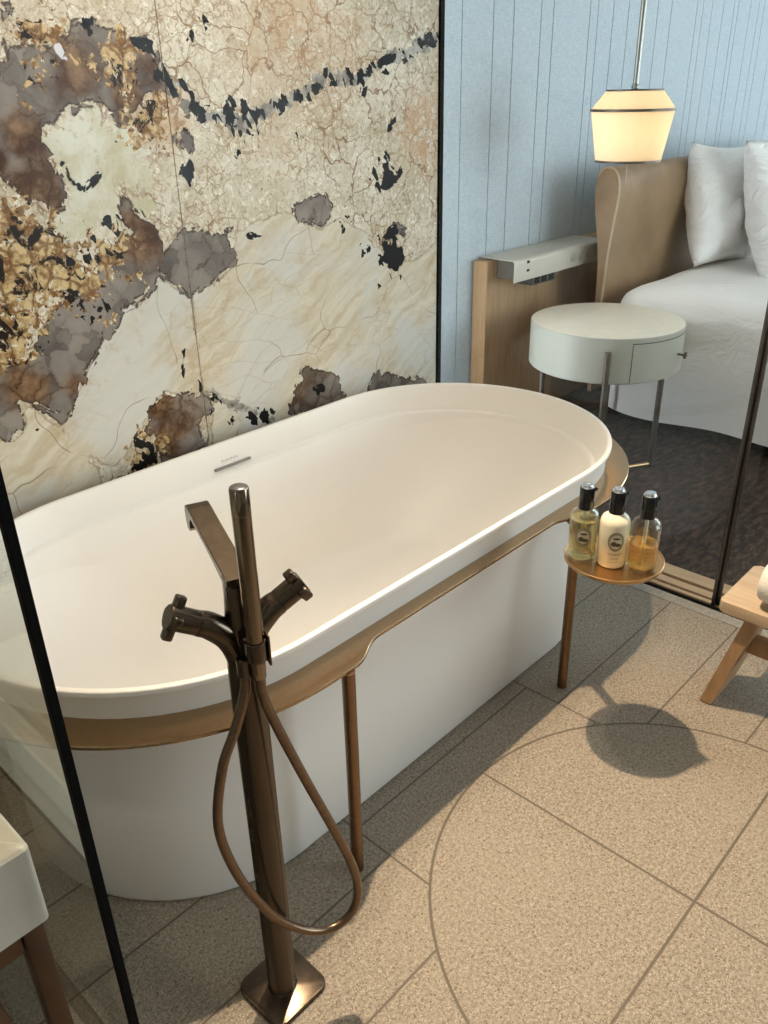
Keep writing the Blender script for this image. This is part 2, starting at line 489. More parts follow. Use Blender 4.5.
# regions of the slab pattern as outlines on the wall plane (metres along the wall, metres up)
STONE = {
    'quartz': [[(0.864,1.579),(0.895,1.581),(0.886,1.55),(0.87,1.536),(0.855,1.539)],[(0.851,1.524),(0.872,1.509),(0.931,1.51),(0.975,1.515),(0.99,1.526),(1.015,1.548),(1.055,1.557),(1.079,1.545),(1.106,1.537),(1.132,1.522),(1.179,1.52),(1.198,1.491),(1.212,1.465),(1.25,1.431),(1.28,1.41),(1.29,1.382),(1.268,1.367),(1.236,1.396),(1.207,1.417),(1.171,1.411),(1.155,1.391),(1.124,1.365),(1.101,1.35),(1.077,1.355),(1.059,1.379),(1.038,1.397),(1.007,1.394),(0.971,1.389),(0.949,1.371),(0.93,1.354),(0.891,1.35),(0.882,1.335),(0.917,1.281),(0.929,1.23),(0.921,1.193),(0.884,1.191),(0.853,1.204),(0.824,1.223),(0.803,1.244),(0.784,1.28)],[(1.214,1.113),(1.357,1.099),(1.362,1.013),(1.286,0.974),(1.211,0.951),(1.125,1.023),(1.15,1.074)],[(1.063,1.126),(1.122,1.122),(1.151,1.079),(1.125,1.026),(1.107,0.985),(1.066,0.961),(1.038,0.959),(1.029,0.967),(0.991,0.922),(0.942,0.872),(0.917,0.841),(0.895,0.821),(0.871,0.778),(0.837,0.737),(0.818,0.72),(0.79,0.751),(0.76,0.783),(0.732,0.795),(0.728,0.744),(0.691,0.716),(0.654,0.753),(0.683,0.879),(0.748,0.887),(0.793,0.9),(0.787,0.928),(0.839,0.981),(0.906,1.014),(0.959,1.028),(0.98,1.07),(1.013,1.11)],[(1.059,1.219),(1.077,1.2),(1.104,1.144),(1.137,1.131),(1.141,1.103),(1.092,1.105),(1.051,1.143),(1.046,1.188)],[(1.047,0.681),(1.077,0.716),(1.113,0.717),(1.156,0.695),(1.221,0.695),(1.245,0.68),(1.241,0.647),(1.201,0.606),(1.215,0.54),(1.052,0.528),(1.047,0.609),(1.026,0.643)],[(1.511,0.558),(1.533,0.627),(1.586,0.682),(1.641,0.65),(1.703,0.635),(1.735,0.585),(1.72,0.547),(1.773,0.549),(1.549,0.534)],[(1.819,0.534),(1.877,0.577),(1.945,0.588),(2.003,0.55),(2.107,0.514),(2.161,0.475),(1.952,0.506)],[(1.576,1.137),(1.622,1.151),(1.698,1.155),(1.726,1.104),(1.68,1.065),(1.598,1.091)],[(1.988,1.048),(2.049,1.011),(2.034,0.989),(1.974,1.02)],[(1.216,1.324),(1.252,1.323),(1.269,1.302),(1.25,1.286),(1.213,1.303)],[(1.326,1.105),(1.378,1.114),(1.375,1.09),(1.339,1.084)]],
    'slab': [[(1.125,1.021),(1.21,0.948),(1.211,0.892),(1.211,0.698),(1.172,0.691),(1.157,0.701),(1.099,0.726),(1.077,0.716),(1.047,0.681),(1.012,0.648),(0.959,0.595),(0.935,0.573),(0.887,0.589),(0.811,0.712),(0.825,0.728),(0.861,0.781),(0.89,0.822),(0.927,0.863),(0.978,0.924),(1.034,0.967),(1.066,0.956),(1.099,0.987)],[(1.219,0.964),(1.292,0.973),(1.365,1.013),(1.366,1.091),(1.423,1.1),(1.528,1.124),(1.563,1.113),(1.598,1.091),(1.68,1.065),(1.752,1.085),(1.833,1.048),(1.896,0.991),(1.986,0.928),(2.082,0.92),(2.209,0.967),(2.247,0.4),(1.76,0.461),(1.206,0.47),(1.228,0.584),(1.246,0.686),(1.214,0.697)],[(0.732,0.795),(0.764,0.765),(0.81,0.707),(0.886,0.584),(0.882,0.535),(0.712,0.506),(0.601,0.549),(0.643,0.728),(0.69,0.714),(0.729,0.739)]],
    'green': [[(0.885,1.342),(0.929,1.348),(0.951,1.37),(0.984,1.385),(1.038,1.393),(1.074,1.353),(1.118,1.331),(1.147,1.298),(1.141,1.234),(1.145,1.178),(1.104,1.144),(1.077,1.2),(1.053,1.215),(1.049,1.166),(1.08,1.113),(1.006,1.137),(0.969,1.142),(0.926,1.11),(0.894,1.129),(0.882,1.183),(0.927,1.199),(0.929,1.23),(0.914,1.281)]],
    'ochre': [[(0.767,1.232),(0.823,1.219),(0.864,1.183),(0.886,1.147),(0.904,1.111),(0.938,1.111),(0.977,1.119),(1.022,1.131),(1.065,1.108),(1.071,1.066),(1.047,1.037),(1.004,1.062),(0.972,1.026),(0.946,0.961),(0.92,0.957),(0.889,0.99),(0.847,0.997),(0.823,0.962),(0.778,0.919),(0.775,0.881),(0.682,0.875)],[(1.052,1.502),(1.087,1.525),(1.126,1.515),(1.117,1.48),(1.086,1.472),(1.055,1.483)],[(1.075,1.464),(1.123,1.457),(1.129,1.433),(1.081,1.441)],[(0.898,1.456),(0.932,1.467),(0.967,1.478),(0.943,1.445),(0.903,1.424),(0.887,1.428)],[(0.965,0.551),(1.007,0.622),(1.043,0.622),(1.054,0.545),(1.008,0.525)],[(0.876,1.543),(0.938,1.542),(0.968,1.532),(0.979,1.515),(0.948,1.51),(0.91,1.513),(0.892,1.504),(0.879,1.519),(0.853,1.529),(0.855,1.539)],[(1.144,1.401),(1.197,1.409),(1.211,1.359),(1.182,1.317),(1.131,1.328),(1.109,1.35)]],
    'band': [[(1.205,1.457),(1.249,1.424),(1.284,1.403),(1.297,1.373),(1.345,1.359),(1.383,1.349),(1.432,1.343),(1.493,1.368),(1.59,1.396),(1.737,1.444),(1.812,1.439),(1.86,1.444),(1.901,1.464),(1.998,1.495),(2.071,1.511),(2.199,1.555)],[(1.205,0.699),(1.314,0.633),(1.363,0.599),(1.434,0.56)]],
    'shard': [[(1.407,1.084),(1.434,1.081),(1.44,1.075),(1.48,1.067),(1.476,1.06),(1.412,1.07)],[(1.281,1.53),(1.295,1.531),(1.293,1.516),(1.282,1.514)],[(0.925,1.288),(0.935,1.289),(0.949,1.256),(0.974,1.228),(0.98,1.211),(0.965,1.22),(0.941,1.243)],[(0.971,1.226),(0.996,1.253),(1.027,1.261),(1.028,1.253),(1.005,1.236),(0.98,1.221)],[(1.936,0.983),(1.978,0.987),(2.02,0.963),(2.024,0.925),(1.995,0.898),(1.962,0.913),(1.931,0.935)],[(1.924,1.008),(1.961,1.033),(1.998,1.047),(2.002,1.017),(1.964,0.994)],[(1.935,1.223),(1.965,1.227),(1.969,1.199),(1.996,1.18),(2.019,1.21),(2.028,1.195),(1.995,1.158),(1.95,1.144),(1.919,1.152),(1.942,1.184)],[(1.981,1.34),(1.999,1.345),(1.994,1.318),(1.963,1.303),(1.963,1.317)],[(1.621,0.611),(1.647,0.617),(1.661,0.585),(1.632,0.583)],[(1.278,1.395),(1.296,1.405),(1.302,1.384),(1.334,1.385),(1.295,1.36),(1.27,1.382)],[(1.181,1.512),(1.191,1.528),(1.194,1.497),(1.207,1.469),(1.188,1.481)],[(1.234,1.26),(1.259,1.27),(1.267,1.247),(1.252,1.223),(1.225,1.236)],[(1.019,1.545),(1.037,1.556),(1.055,1.553),(1.047,1.527),(1.033,1.534)],[(1.14,1.523),(1.18,1.524),(1.185,1.508),(1.168,1.5),(1.145,1.511)],[(1.754,1.046),(1.776,1.063),(1.762,1.034)],[(1.857,0.999),(1.879,0.99),(1.864,0.963)],[(0.75,0.725),(0.76,0.727),(0.753,0.719)],[(1.166,0.817),(1.177,0.833),(1.161,0.749),(1.157,0.782)],[(1.383,1.397),(1.394,1.388),(1.384,1.358),(1.367,1.363)],[(1.609,1.417),(1.634,1.426),(1.624,1.393),(1.603,1.384)],[(1.914,1.484),(1.951,1.499),(2.002,1.505),(1.993,1.485),(1.934,1.469)],[(1.855,1.419),(1.883,1.429),(1.874,1.399),(1.849,1.389)]],
    'glint': [[(0.958,1.507),(0.974,1.511),(0.978,1.497),(0.985,1.479),(0.98,1.473),(0.968,1.484),(0.959,1.493)]],
    'mica': [(0.93,1.07,0.087,0.8),(1.016,1.125,0.065,0.8),(0.935,0.968,0.056,0.8),(0.764,0.955,0.045,0.6),(1.947,1.2,0.099,0.75),(1.972,0.951,0.116,0.8),(1.017,0.591,0.073,0.95),(0.993,0.542,0.054,0.9),(1.25,1.248,0.047,0.75),(1.345,1.564,0.064,0.6),(1.295,0.623,0.09,0.8),(1.037,1.543,0.023,0.9),(1.421,1.352,0.097,0.9),(1.628,0.596,0.043,0.5),(0.844,1.217,0.031,0.5),(1.77,1.035,0.128,0.5),(1.618,1.322,0.11,0.45),(0.893,1.53,0.042,0.6),(1.396,0.565,0.053,0.8)],
    'brown': [(0.995,1.451,0.094,0.75),(0.871,1.234,0.096,1.0),(1.107,1.412,0.082,0.8),(0.859,1.332,0.065,1.0),(1.094,1.116,0.088,1.0),(0.745,0.823,0.075,0.9),(0.864,0.805,0.046,0.6),(1.18,1.461,0.066,0.7),(1.147,0.636,0.098,0.55),(1.079,0.6,0.082,0.75),(1.079,0.697,0.061,0.8),(1.596,0.605,0.175,0.45),(2.003,0.518,0.163,0.4),(1.014,1.114,0.057,1.0),(0.789,1.298,0.041,1.0)],
    'pink': [(2.107,1.317,0.115,1),(2.131,1.246,0.078,0.9),(1.204,1.369,0.083,0.7),(1.641,1.586,0.199,0.6),(1.743,1.533,0.193,0.5),(1.163,1.36,0.067,0.8),(1.502,1.506,0.115,0.45),(1.549,1.324,0.142,0.3)],
}

def seg_dist(px, pz, a, b):
    ax, az = a; bx, bz = b
    dx, dz = bx - ax, bz - az
    L = dx * dx + dz * dz + 1e-12
    tt = np.clip(((px - ax) * dx + (pz - az) * dz) / L, 0, 1)
    return np.hypot(px - ax - tt * dx, pz - az - tt * dz)

def poly_sdf(px, pz, poly):
    d = np.full(px.shape, 9.0)
    ins = np.zeros(px.shape, bool)
    n = len(poly)
    for i in range(n):
        a, b = poly[i], poly[(i + 1) % n]
        d = np.minimum(d, seg_dist(px, pz, a, b))
        c = ((a[1] > pz) != (b[1] > pz))
        with np.errstate(divide='ignore', invalid='ignore'):
            xi = (b[0] - a[0]) * (pz - a[1]) / (b[1] - a[1] + 1e-12) + a[0]
        ins ^= c & (px < xi)
    return np.where(ins, d, -d)

def stone_slab(name, x0, x1, z0, z1, step=.0105):
    nx = int((x1 - x0) / step) + 1
    nz = int((z1 - z0) / step) + 1
    xs = np.linspace(x0, x1, nx); zs = np.linspace(z0, z1, nz)
    PX, PZ = np.meshgrid(xs, zs)
    nf = nx * nz
    verts = [(x, STONE_Y, z) for z in zs for x in xs]
    # back rim so that the slab has thickness
    back = [(x0, STONE_Y + .02, z0), (x1, STONE_Y + .02, z0), (x1, STONE_Y + .02, z1), (x0, STONE_Y + .02, z1)]
    faces = [(j * nx + i, j * nx + i + 1, (j + 1) * nx + i + 1, (j + 1) * nx + i) for j in range(nz - 1) for i in range(nx - 1)]
    b0 = len(verts)
    verts += back
    faces += [(b0 + 3, b0 + 2, b0 + 1, b0)]
    faces += [tuple([b0, b0 + 1] + [i for i in range(nx - 1, -1, -1)])]
    faces += [tuple([b0 + 2, b0 + 3] + [(nz - 1) * nx + i for i in range(nx)])]
    faces += [tuple([b0 + 3, b0] + [j * nx for j in range(nz)])]
    faces += [tuple([b0 + 1, b0 + 2] + [j * nx + nx - 1 for j in range(nz - 1, -1, -1)])]
    me = bpy.data.meshes.new(name)
    me.from_pydata(verts, [], faces)
    me.update()
    px, pz = PX.ravel(), PZ.ravel()
    def field(polys):
        d = np.full(px.shape, -9.0)
        for q in polys:
            d = np.maximum(d, poly_sdf(px, pz, q))
        return d
    F = {}
    F['quartz'] = field(STONE['quartz'])
    F['slab'] = field(STONE['slab'])
    F['green'] = field(STONE['green'])
    F['ochre'] = field(STONE['ochre'])
    F['shard'] = field(STONE['shard'])
    F['glint'] = field(STONE['glint'])
    band = np.full(px.shape, 9.0)
    for line in STONE['band']:
        for a, b in zip(line[:-1], line[1:]):
            band = np.minimum(band, seg_dist(px, pz, a, b))
    F['band'] = .012 - band
    def soft(list_):
        v = np.zeros(px.shape)
        for (cx, cz, r, amp) in list_:
            v = np.maximum(v, amp * np.clip(1.25 - np.hypot(px - cx, pz - cz) / r, 0, 1))
        return v
    F['mica'] = np.maximum(soft(STONE['mica']), .75 * np.clip(1.3 - band / .035, 0, 1))
    F['brown'] = soft(STONE['brown'])
    F['pink'] = soft(STONE['pink'])
    for kname, v in F.items():
        at = me.attributes.new(kname, 'FLOAT', 'POINT')
        full = np.concatenate([v, np.full(4, -9.0)]).astype(np.float32)
        at.data.foreach_set('value', full)
    me.materials.append(M['stone'])
    o = bpy.data.objects.new(name, me)
    link(o)
    o['kind'] = 'structure'
    return o

SEAM = 1.2145
stone_slab('wall_back', SEAM + .0012, 2.192, 0.0, 2.7)
stone_slab('wall_back.001', -.9, SEAM - .0012, 0.0, 2.7)
bm = bmesh.new(); add_box(bm, SEAM - .01, SEAM + .01, STONE_Y + .004, STONE_Y + .02, 0, 2.7)
tag(obj('trim_1', bm, M['slot'], smooth=False), kind='structure')
bm = bmesh.new(); add_box(bm, -1.5, -.9, STONE_Y, STONE_Y + .06, 0, 2.7)
tag(obj('wall_back.002', bm, M['plaster'], smooth=False), kind='structure')
# metal channel at the end of the stone, where the partition glass meets it
bm = bmesh.new()
add_box(bm, 2.194, 2.214, STONE_Y - .006, STONE_Y + .06, 0, 2.7, .001, 1)
tag(obj('trim_2', bm, M['black'], smooth=False), kind='structure')

# ------------------------------------------------------------------ shell
def struct_box(name, mat, *a, **k):
    bm = bmesh.new(); add_box(bm, *a, **k)
    return tag(obj(name, bm, mat, smooth=False), kind='structure')

WX0, WX1, WY0 = -1.5, 8.2, -3.0
struct_box('floor', M['tiles'], WX0, 2.16, WY0, STONE_Y + .02, -.06, 0)
struct_box('floor_bedroom', M['carpet'], 2.345, WX1, WY0, 2.3, -.06, -.004)
struct_box('ceiling', M['ceiling'], WX0, WX1, WY0, 2.3, 2.7, 2.8)
struct_box('wall_left', M['plaster'], WX0 - .1, WX0, WY0, 2.3, -.06, 2.7)

# panelled bedroom wall: boards between narrow grooves
bm = bmesh.new(); add_box(bm, 2.15, WX1, 2.206, 2.3, -.06, 2.7)
wb = obj('wall_bedroom', bm, M['groove'], smooth=False); tag(wb, kind='structure')
bm = bmesh.new()
ed = [2.15] + GX + [WX1]
for a, b in zip(ed[:-1], ed[1:]):
    add_box(bm, a + .0022, b - .0022, 2.2, 2.2062, 0, 2.7, .0008, 1)
tag(obj('wall_panels', bm, M['fabric_wall'], wb, smooth=False))

# glazed walls: a long window beside the bed and one behind the camera
def glazed_wall(name, wname, axis, p0, p1, wall0, wall1, w0, w1, z0, z1, posts):
    def bx(bm, a0, a1, d0, d1, zz0, zz1):
        if axis == 'x': add_box(bm, a0, a1, d0, d1, zz0, zz1)
        else: add_box(bm, d0, d1, a0, a1, zz0, zz1)
    bm = bmesh.new()
    bx(bm, wall0, wall1, p0, p1, -.06, z0); bx(bm, wall0, wall1, p0, p1, z1, 2.7)
    bx(bm, wall0, w0, p0, p1, z0, z1); bx(bm, w1, wall1, p0, p1, z0, z1)
    tag(obj(name, bm, M['plaster'], smooth=False), kind='structure')
    win = empty(wname, (0, 0, 0)); tag(win, kind='structure')
    m = (p0 + p1) / 2
    bm = bmesh.new()
    for q in posts: bx(bm, q - .03, q + .03, m - .03, m + .03, z0, z1)
    bx(bm, w0, w1, m - .03, m + .03, z0, z0 + .05); bx(bm, w0, w1, m - .03, m + .03, z1 - .05, z1)
    obj('window_frame', bm, M['darkmetal'], win, smooth=False)
    bm = bmesh.new(); bx(bm, w0, w1, m - .004, m + .004, z0, z1)
    obj('window_pane', bm, M['glass'], win, smooth=False)
glazed_wall('wall_front', 'window_1', 'x', WY0 - .12, WY0, WX0, WX1, 2.9, 6.0, .12, 2.55, (2.93, 4.45, 5.97))
glazed_wall('wall_right', 'window_2', 'y', WX1, WX1 + .12, WY0, 2.3, -2.7, .75, .12, 2.55, (-2.67, -1.0, .72))

# threshold: pale border, black channel, timber strips with black slots
bm = bmesh.new(); add_box(bm, 2.135, 2.178, WY0, STONE_Y, -.05, .002, .0008, 1)
tag(obj('trim_3', bm, M['border'], smooth=False), kind='structure')
tr = empty('sliding_door_track', (2.18, .73, 0))
tag(tr, 'floor track of oak strips and black slots under the glass partition', 'door track')
bm = bmesh.new(); add_box(bm, 0, .166, -3.6, 1.08, -.05, -.014)
obj('track_bed', bm, M['black'], tr, smooth=False)
bm = bmesh.new(); add_box(bm, .001, .0142, -3.6, 1.08, -.0135, .004, .001, 1)
obj('black_channel', bm, M['black'], tr, smooth=False)
for a, b in ((.027, .044), (.057, .090), (.107, .166)):
    bm = bmesh.new(); add_box(bm, a, b, -3.6, 1.08, -.0135, .001, .001, 1)
    obj('oak_strip', bm, M['oak_track'], tr, smooth=False)

# ------------------------------------------------------------------ glass partition between bath and bedroom
gp = empty('glass_partition', (2.2, 1.27, 0))
tag(gp, 'clear fixed glass panel between the bathtub and the bedside table', 'glass partition')
bm = bmesh.new(); add_box(bm, -.005, .005, -.535, .55, -.013, 2.68)
obj('glass_pane', bm, M['glass_room'], gp, smooth=False)
bm = bmesh.new(); add_box(bm, -.006, .006, -.545, -.535, .002, 2.69, .002, 2)
obj('edge_post', bm, M['darkmetal'], gp)
sd = empty('glass_door', (2.2115, .2, 0))
tag(sd, 'clear sliding glass door beside the bed, in a slim dark frame', 'glass door')
bm = bmesh.new(); add_box(bm, -.004, .004, -1.0, .514, .003, 2.66)
obj('glass_pane', bm, M['glass_room'], sd, smooth=False)
bm = bmesh.new(); add_box(bm, -.006, .006, .514, .527, .002, 2.67, .002, 2)
obj('edge_post', bm, M['darkmetal'], sd)

# ------------------------------------------------------------------ bathtub
TC = (1.219, 1.337); TA = .464; TR = .43
def stadium(a, r, z, n=40, m=14):
    pts = []
    for i in range(n + 1):
        an = -PI / 2 + PI * i / n
        pts.append(Vector((TC[0] + a + r * math.cos(an), TC[1] + r * math.sin(an), z)))
    for i in range(1, m):
        pts.append(Vector((TC[0] + a - 2 * a * i / m, TC[1] + r, z)))
    for i in range(n + 1):
        an = PI / 2 + PI * i / n
        pts.append(Vector((TC[0] - a + r * math.cos(an), TC[1] + r * math.sin(an), z)))
    for i in range(1, m):
        pts.append(Vector((TC[0] - a + 2 * a * i / m, TC[1] - r, z)))
    return pts
def stad_prof(lst):
    return [stadium(a, r, z) for a, r, z in lst]
ZR = .567
outer = [(TA, TR - .072, 0), (TA, TR - .064, .003), (TA, TR - .060, .012), (TA, TR - .056, .25), (TA, TR - .052, .484),
         (TA, TR - .045, .491), (TA, TR - .012, .4945), (TA, TR - .012, .549), (TA, TR - .009, .5525), (TA, TR - .0014, .5545), (TA, TR, .557),
         (TA, TR, .5645), (TA, TR - .0008, .5662), (TA, TR - .0022, ZR)]
inner = [(TA, TR - .0105, ZR), (TA, TR - .0120, .5662), (TA, TR - .0130, .5640), (TA, TR - .0145, .560)]
def inner_at(tn):                       # 0 rim .. 1 basin floor
    z = .560 - tn * (.560 - .19)
    a = TA - .11 * tn ** 1.2 - .08 * tn ** 3
    r = TR - .0145 - .087 * tn ** 1.15 - .035 * tn ** 3
    return a, r, z
for i in range(1, 15):
    inner.append(inner_at(i / 14))
a_, r_, z_ = inner[-1]
for i in range(1, 13):
    q_ = i / 12
    inner.append((a_ * (1 - q_ * .75) - .02 * q_, r_ * (1 - q_) ** .9 + .012, z_ - .092 * math.sin(q_ * PI / 2) ** .62))
tub = None
bm = bmesh.new()
add_loft(bm, stad_prof(outer + inner))
tub = obj('bathtub', bm, M['tub'], angle=50)
tag(tub, 'white oval freestanding bathtub with a thin rim against the stone wall', 'bathtub')
# overflow slot on the far inner wall
zf = .503
tn = (.560 - zf) / (.560 - .19)
yw = TC[1] + inner_at(tn)[1]
bm = bmesh.new()
add_box(bm, 1.168, 1.290, yw - .0055, yw + .004, zf - .0035, zf + .0035, .0015, 2)
obj('overflow_slot', bm, plain('slot_grey', (.22, .20, .18), .4, .5), tub)
bm = bmesh.new()
tn2 = (.560 - .520) / (.560 - .19)
yw2 = TC[1] + inner_at(tn2)[1]
xx = 1.196
for k, wd in enumerate((.006, .005, .006, .003, .006, .005, .007, .003, .006, .005, .006)):
    add_box(bm, xx, xx + wd * .55, yw2 - .0008, yw2 + .003, .5165, .5215 if k % 3 else .5235)
    xx += wd
tag(obj('engraved_mark', bm, plain('engraving_grey', (.55, .53, .50), .5), tub, smooth=False), 'faint grey engraved maker mark')
# drain on the basin floor
bm = bmesh.new(); add_lathe(bm, [(.0, .0985), (.03, .0985), (.034, .101), (.030, .1045), (.0, .106)], 28, Matrix.Translation((TC[0], TC[1], 0)), cap=False)
obj('drain_cap', bm, M['tub'], tub)

# ------------------------------------------------------------------ bronze frame around the tub
fr = empty('ring_shelf_stand', (TC[0], TC[1], 0))
tag(fr, 'bronze ring shelf on slim legs wrapping around the white bathtub', 'bath shelf')
def smoothst(t): t = max(0, min(1, t)); return t * t * (3 - 2 * t)
RL, RR, SIDE = .484, .481, .4490
CL, CR = .756 - TC[0], 1.680 - TC[0]
def shelf_outline(near=True):
    # lower (near) half outline from the left tip to the right tip, local to TC
    pts = []
    n = 46
    for i in range(n + 1):
        an = PI + (PI / 2) * i / n
        pts.append((CL + RL * math.cos(an), RL * math.sin(an)))
    n = 70
    xa, xb = CL, CR
    for i in range(1, n):
        x = xa + (xb - xa) * i / n
        e = -RL if x < 0 else -RR
        kl = smoothst((x - (.818 - TC[0])) / .092)
        kr = smoothst(((1.600 - TC[0]) - x) / .10)
        kk = min(kl, kr)
        pts.append((x, e * (1 - kk) - SIDE * kk))
    n = 46
    for i in range(n + 1):
        an = -PI / 2 + (PI / 2) * i / n
        pts.append((CR + RR * math.cos(an), RR * math.sin(an)))
    return pts
low = shelf_outline()
outl = low + [(x, -y) for x, y in reversed(low[1:-1])]
inn = []
for x, y in outl:                       # matching inner points hugging the tub wall
    ri = TR - .014
    cx = max(-TA, min(TA, x))
    if abs(x) <= TA:
        inn.append((x, ri if y > 0 else -ri))
    else:
        d = math.hypot(x - cx, y)
        inn.append((cx + (x - cx) / d * ri, y / d * ri))
zt, zb = .5040, .4960
bm = bmesh.new()
rings = []
def ring2(pts, z): return [Vector((x, y, z)) for x, y in pts]
def shrink(d): return [(xo + (xi - xo) / max(1e-6, math.hypot(xi - xo, yi - yo)) * d, yo + (yi - yo) / max(1e-6, math.hypot(xi - xo, yi - yo)) * d) for (xo, yo), (xi, yi) in zip(outl, inn)]
rings = [ring2(inn, zt), ring2(shrink(.0018), zt), ring2(outl, zt - .0018), ring2(outl, zb + .0015), ring2(shrink(.0015), zb), ring2(inn, zb)]
add_loft(bm, rings, loop=True)
obj('ring_shelf', bm, M['bronze_flat'], fr, angle=40)
for lx, ly in ((.801, .859), (1.571, .864), (.801, 2 * TC[1] - .859), (1.571, 2 * TC[1] - .864)):
    bm = bmesh.new()
    add_lathe(bm, [(.0112, 0), (.0124, .0012), (.0124, .4945), (.0128, .4960)], 24)
    obj('leg', bm, M['bronze'], fr, loc=(lx - TC[0], ly - TC[1], 0))

# round tray clipped to the shelf
TRY = (1.468, .712); TZ = .490
ty = empty('round_tray', (TRY[0], TRY[1], TZ))
tag(ty, 'round bronze tray clipped to the bathtub shelf, holding three bottles', 'tray')
bm = bmesh.new()
r_ = .106
add_lathe(bm, [(.0, -.003), (r_ - .003, -.003), (r_, 0), (r_, .0065), (r_ - .0010, .0074), (r_ - .0020, .0068), (r_ - .0030, .003), (r_ - .005, .002), (.0, .002)], 72, cap=False)
obj('tray_dish', bm, M['tray'], ty)
bm = bmesh.new()
dv = Vector((.50, .866, 0))
mt = Matrix.Translation((dv.x * .098, dv.y * .098, 0)) @ Matrix.Rotation(math.atan2(dv.y, dv.x), 4, 'Z')
add_box(bm, 0, .125, -.011, .011, -.003, .0012, .0008, 1, mt)
add_box(bm, .096, .125, -.011, .011, .0012, .0058, .0008, 1, mt)
obj('tray_bracket', bm, M['bronze'], ty)

# ------------------------------------------------------------------ bottles
def bottle(loc, rz, kind, label):
    b = empty('pump_bottle', loc, rz)
    tag(b, label, 'bottle', 'toiletry bottles on the round bronze tray')
    RB = .0312
    prof = [(.0, .0), (RB - .006, .0), (RB - .002, .0015), (RB, .006), (RB, .098), (RB - .001, .105), (RB - .005, .1125), (RB - .012, .118), (.0165, .1205), (.0145, .123), (.0145, .130)]
    if kind == 'lotion':
        bm = bmesh.new(); add_lathe(bm, prof + [(.0, .130)], 40, cap=False)
        obj('bottle_body', bm, M['lotion'], b)
    else:
        bm = bmesh.new()
        inn_ = [(.0125, .130), (.0125, .1225), (.0145, .119), (RB - .0135, .116), (RB - .007, .111), (RB - .003, .104), (RB - .002, .097), (RB - .002, .010), (RB - .006, .006), (.0, .006)]
        add_lathe(bm, prof + inn_, 40, cap=False)
        obj('bottle_body', bm, M['bottle'], b)
        lv = .097 if kind == 'pale' else .062
        bm = bmesh.new(); add_lathe(bm, [(.0, .0064), (RB - .0065, .0064), (RB - .0026, .0104), (RB - .0026, lv), (.0, lv)], 40, cap=False)
        obj('liquid', bm, M['liquid_pale' if kind == 'pale' else 'liquid_amber'], b)
        bm = bmesh.new()
        if kind == 'pale':
            add_tube(bm, catmull([(.0, 0, .128), (.0, 0, .095), (.001, .002, .07), (.010, -.004, .035), (.022, -.008, .011)]), .0042, 10)
        else:
            add_tube(bm, catmull([(0, 0, .128), (.0, 0, .08), (.001, 0, .04), (.002, 0, .010)]), .0040, 10)
        obj('dip_tube', bm, M['tube_plastic'], b)
    bm = bmesh.new()
    add_lathe(bm, [(.0150, .1205), (.0160, .121), (.0160, .1415), (.0150, .1425)], 32)
    obj('pump_collar', bm, M['black_gloss'], b)
    bm = bmesh.new()
    add_lathe(bm, [(.0140, .1424), (.0156, .1434), (.0156, .1690), (.0150, .1705)], 32)
    h = obj('pump_head', bm, M['black_gloss'], b)
    bm = bmesh.new()
    add_lathe(bm, [(.0150, .1700), (.0128, .1712), (.0122, .1735), (.0112, .1760), (.0080, .1772), (.0, .1768)], 32, cap=False)
    tag(obj('pump_cap', bm, M['chrome'], h), 'shiny chrome button')
    bm = bmesh.new()
    sg = -1 if kind == 'amber' else 1
    add_tube(bm, [(sg * .012, 0, .1655), (sg * .0175, 0, .1657), (sg * .0198, 0, .1645)], lambda u: .0046 - .0010 * u, 12)
    obj('pump_nozzle', bm, M['black_gloss'], h)
    # label printed on the curved front (front faces local -y)
    def on(u, v, e=.0003):
        an = -PI / 2 + u / RB
        return Vector(((RB + e) * math.cos(an), (RB + e) * math.sin(an), v))
    def oval(bm, cu, cv, a, c, n=30, e=.0003, inner=0):
        if inner:
            lo = [bm.verts.new(on(cu + a * inner * math.cos(2 * PI * i / n), cv + c * inner * math.sin(2 * PI * i / n), e)) for i in range(n)]
            hi = [bm.verts.new(on(cu + a * math.cos(2 * PI * i / n), cv + c * math.sin(2 * PI * i / n), e)) for i in range(n)]
            for i in range(n):
                j = (i + 1) % n
                bm.faces.new((lo[i], hi[i], hi[j], lo[j]))
        else:
            rows_ = 8
            for k in range(rows_):
                v0 = -1 + 2 * k / rows_; v1 = -1 + 2 * (k + 1) / rows_
                w0 = math.sqrt(max(0, 1 - v0 * v0)); w1 = math.sqrt(max(0, 1 - v1 * v1))
                cols = 8
                for q in range(cols):
                    s0 = -1 + 2 * q / cols; s1 = -1 + 2 * (q + 1) / cols
                    ps = [on(cu + a * w0 * s0, cv + c * v0, e), on(cu + a * w0 * s1, cv + c * v0, e), on(cu + a * w1 * s1, cv + c * v1, e), on(cu + a * w1 * s0, cv + c * v1, e)]
                    try: bm.faces.new([bm.verts.new(p_) for p_ in ps])
                    except ValueError: pass
    bm = bmesh.new()
    oval(bm, 0, .066, .0172, .0225, inner=.72)
    e_ = obj('emblem', bm, M['label_ring'], b, smooth=False)
    bm = bmesh.new(); oval(bm, 0, .066, .0124, .0162, e=.0002)
    obj('emblem_ground', bm, M['label_pale'], e_, smooth=False)
    bm = bmesh.new()
    oval(bm, -.0042, .0610, .0062, .0058, e=.0005); oval(bm, .0042, .0590, .0064, .0044, e=.0006); oval(bm, .0006, .0735, .0082, .0024, e=.0006)
    obj('emblem_drawing', bm, M['label_ink'], e_, smooth=False)
    bm = bmesh.new()
    rng = random.Random(3)
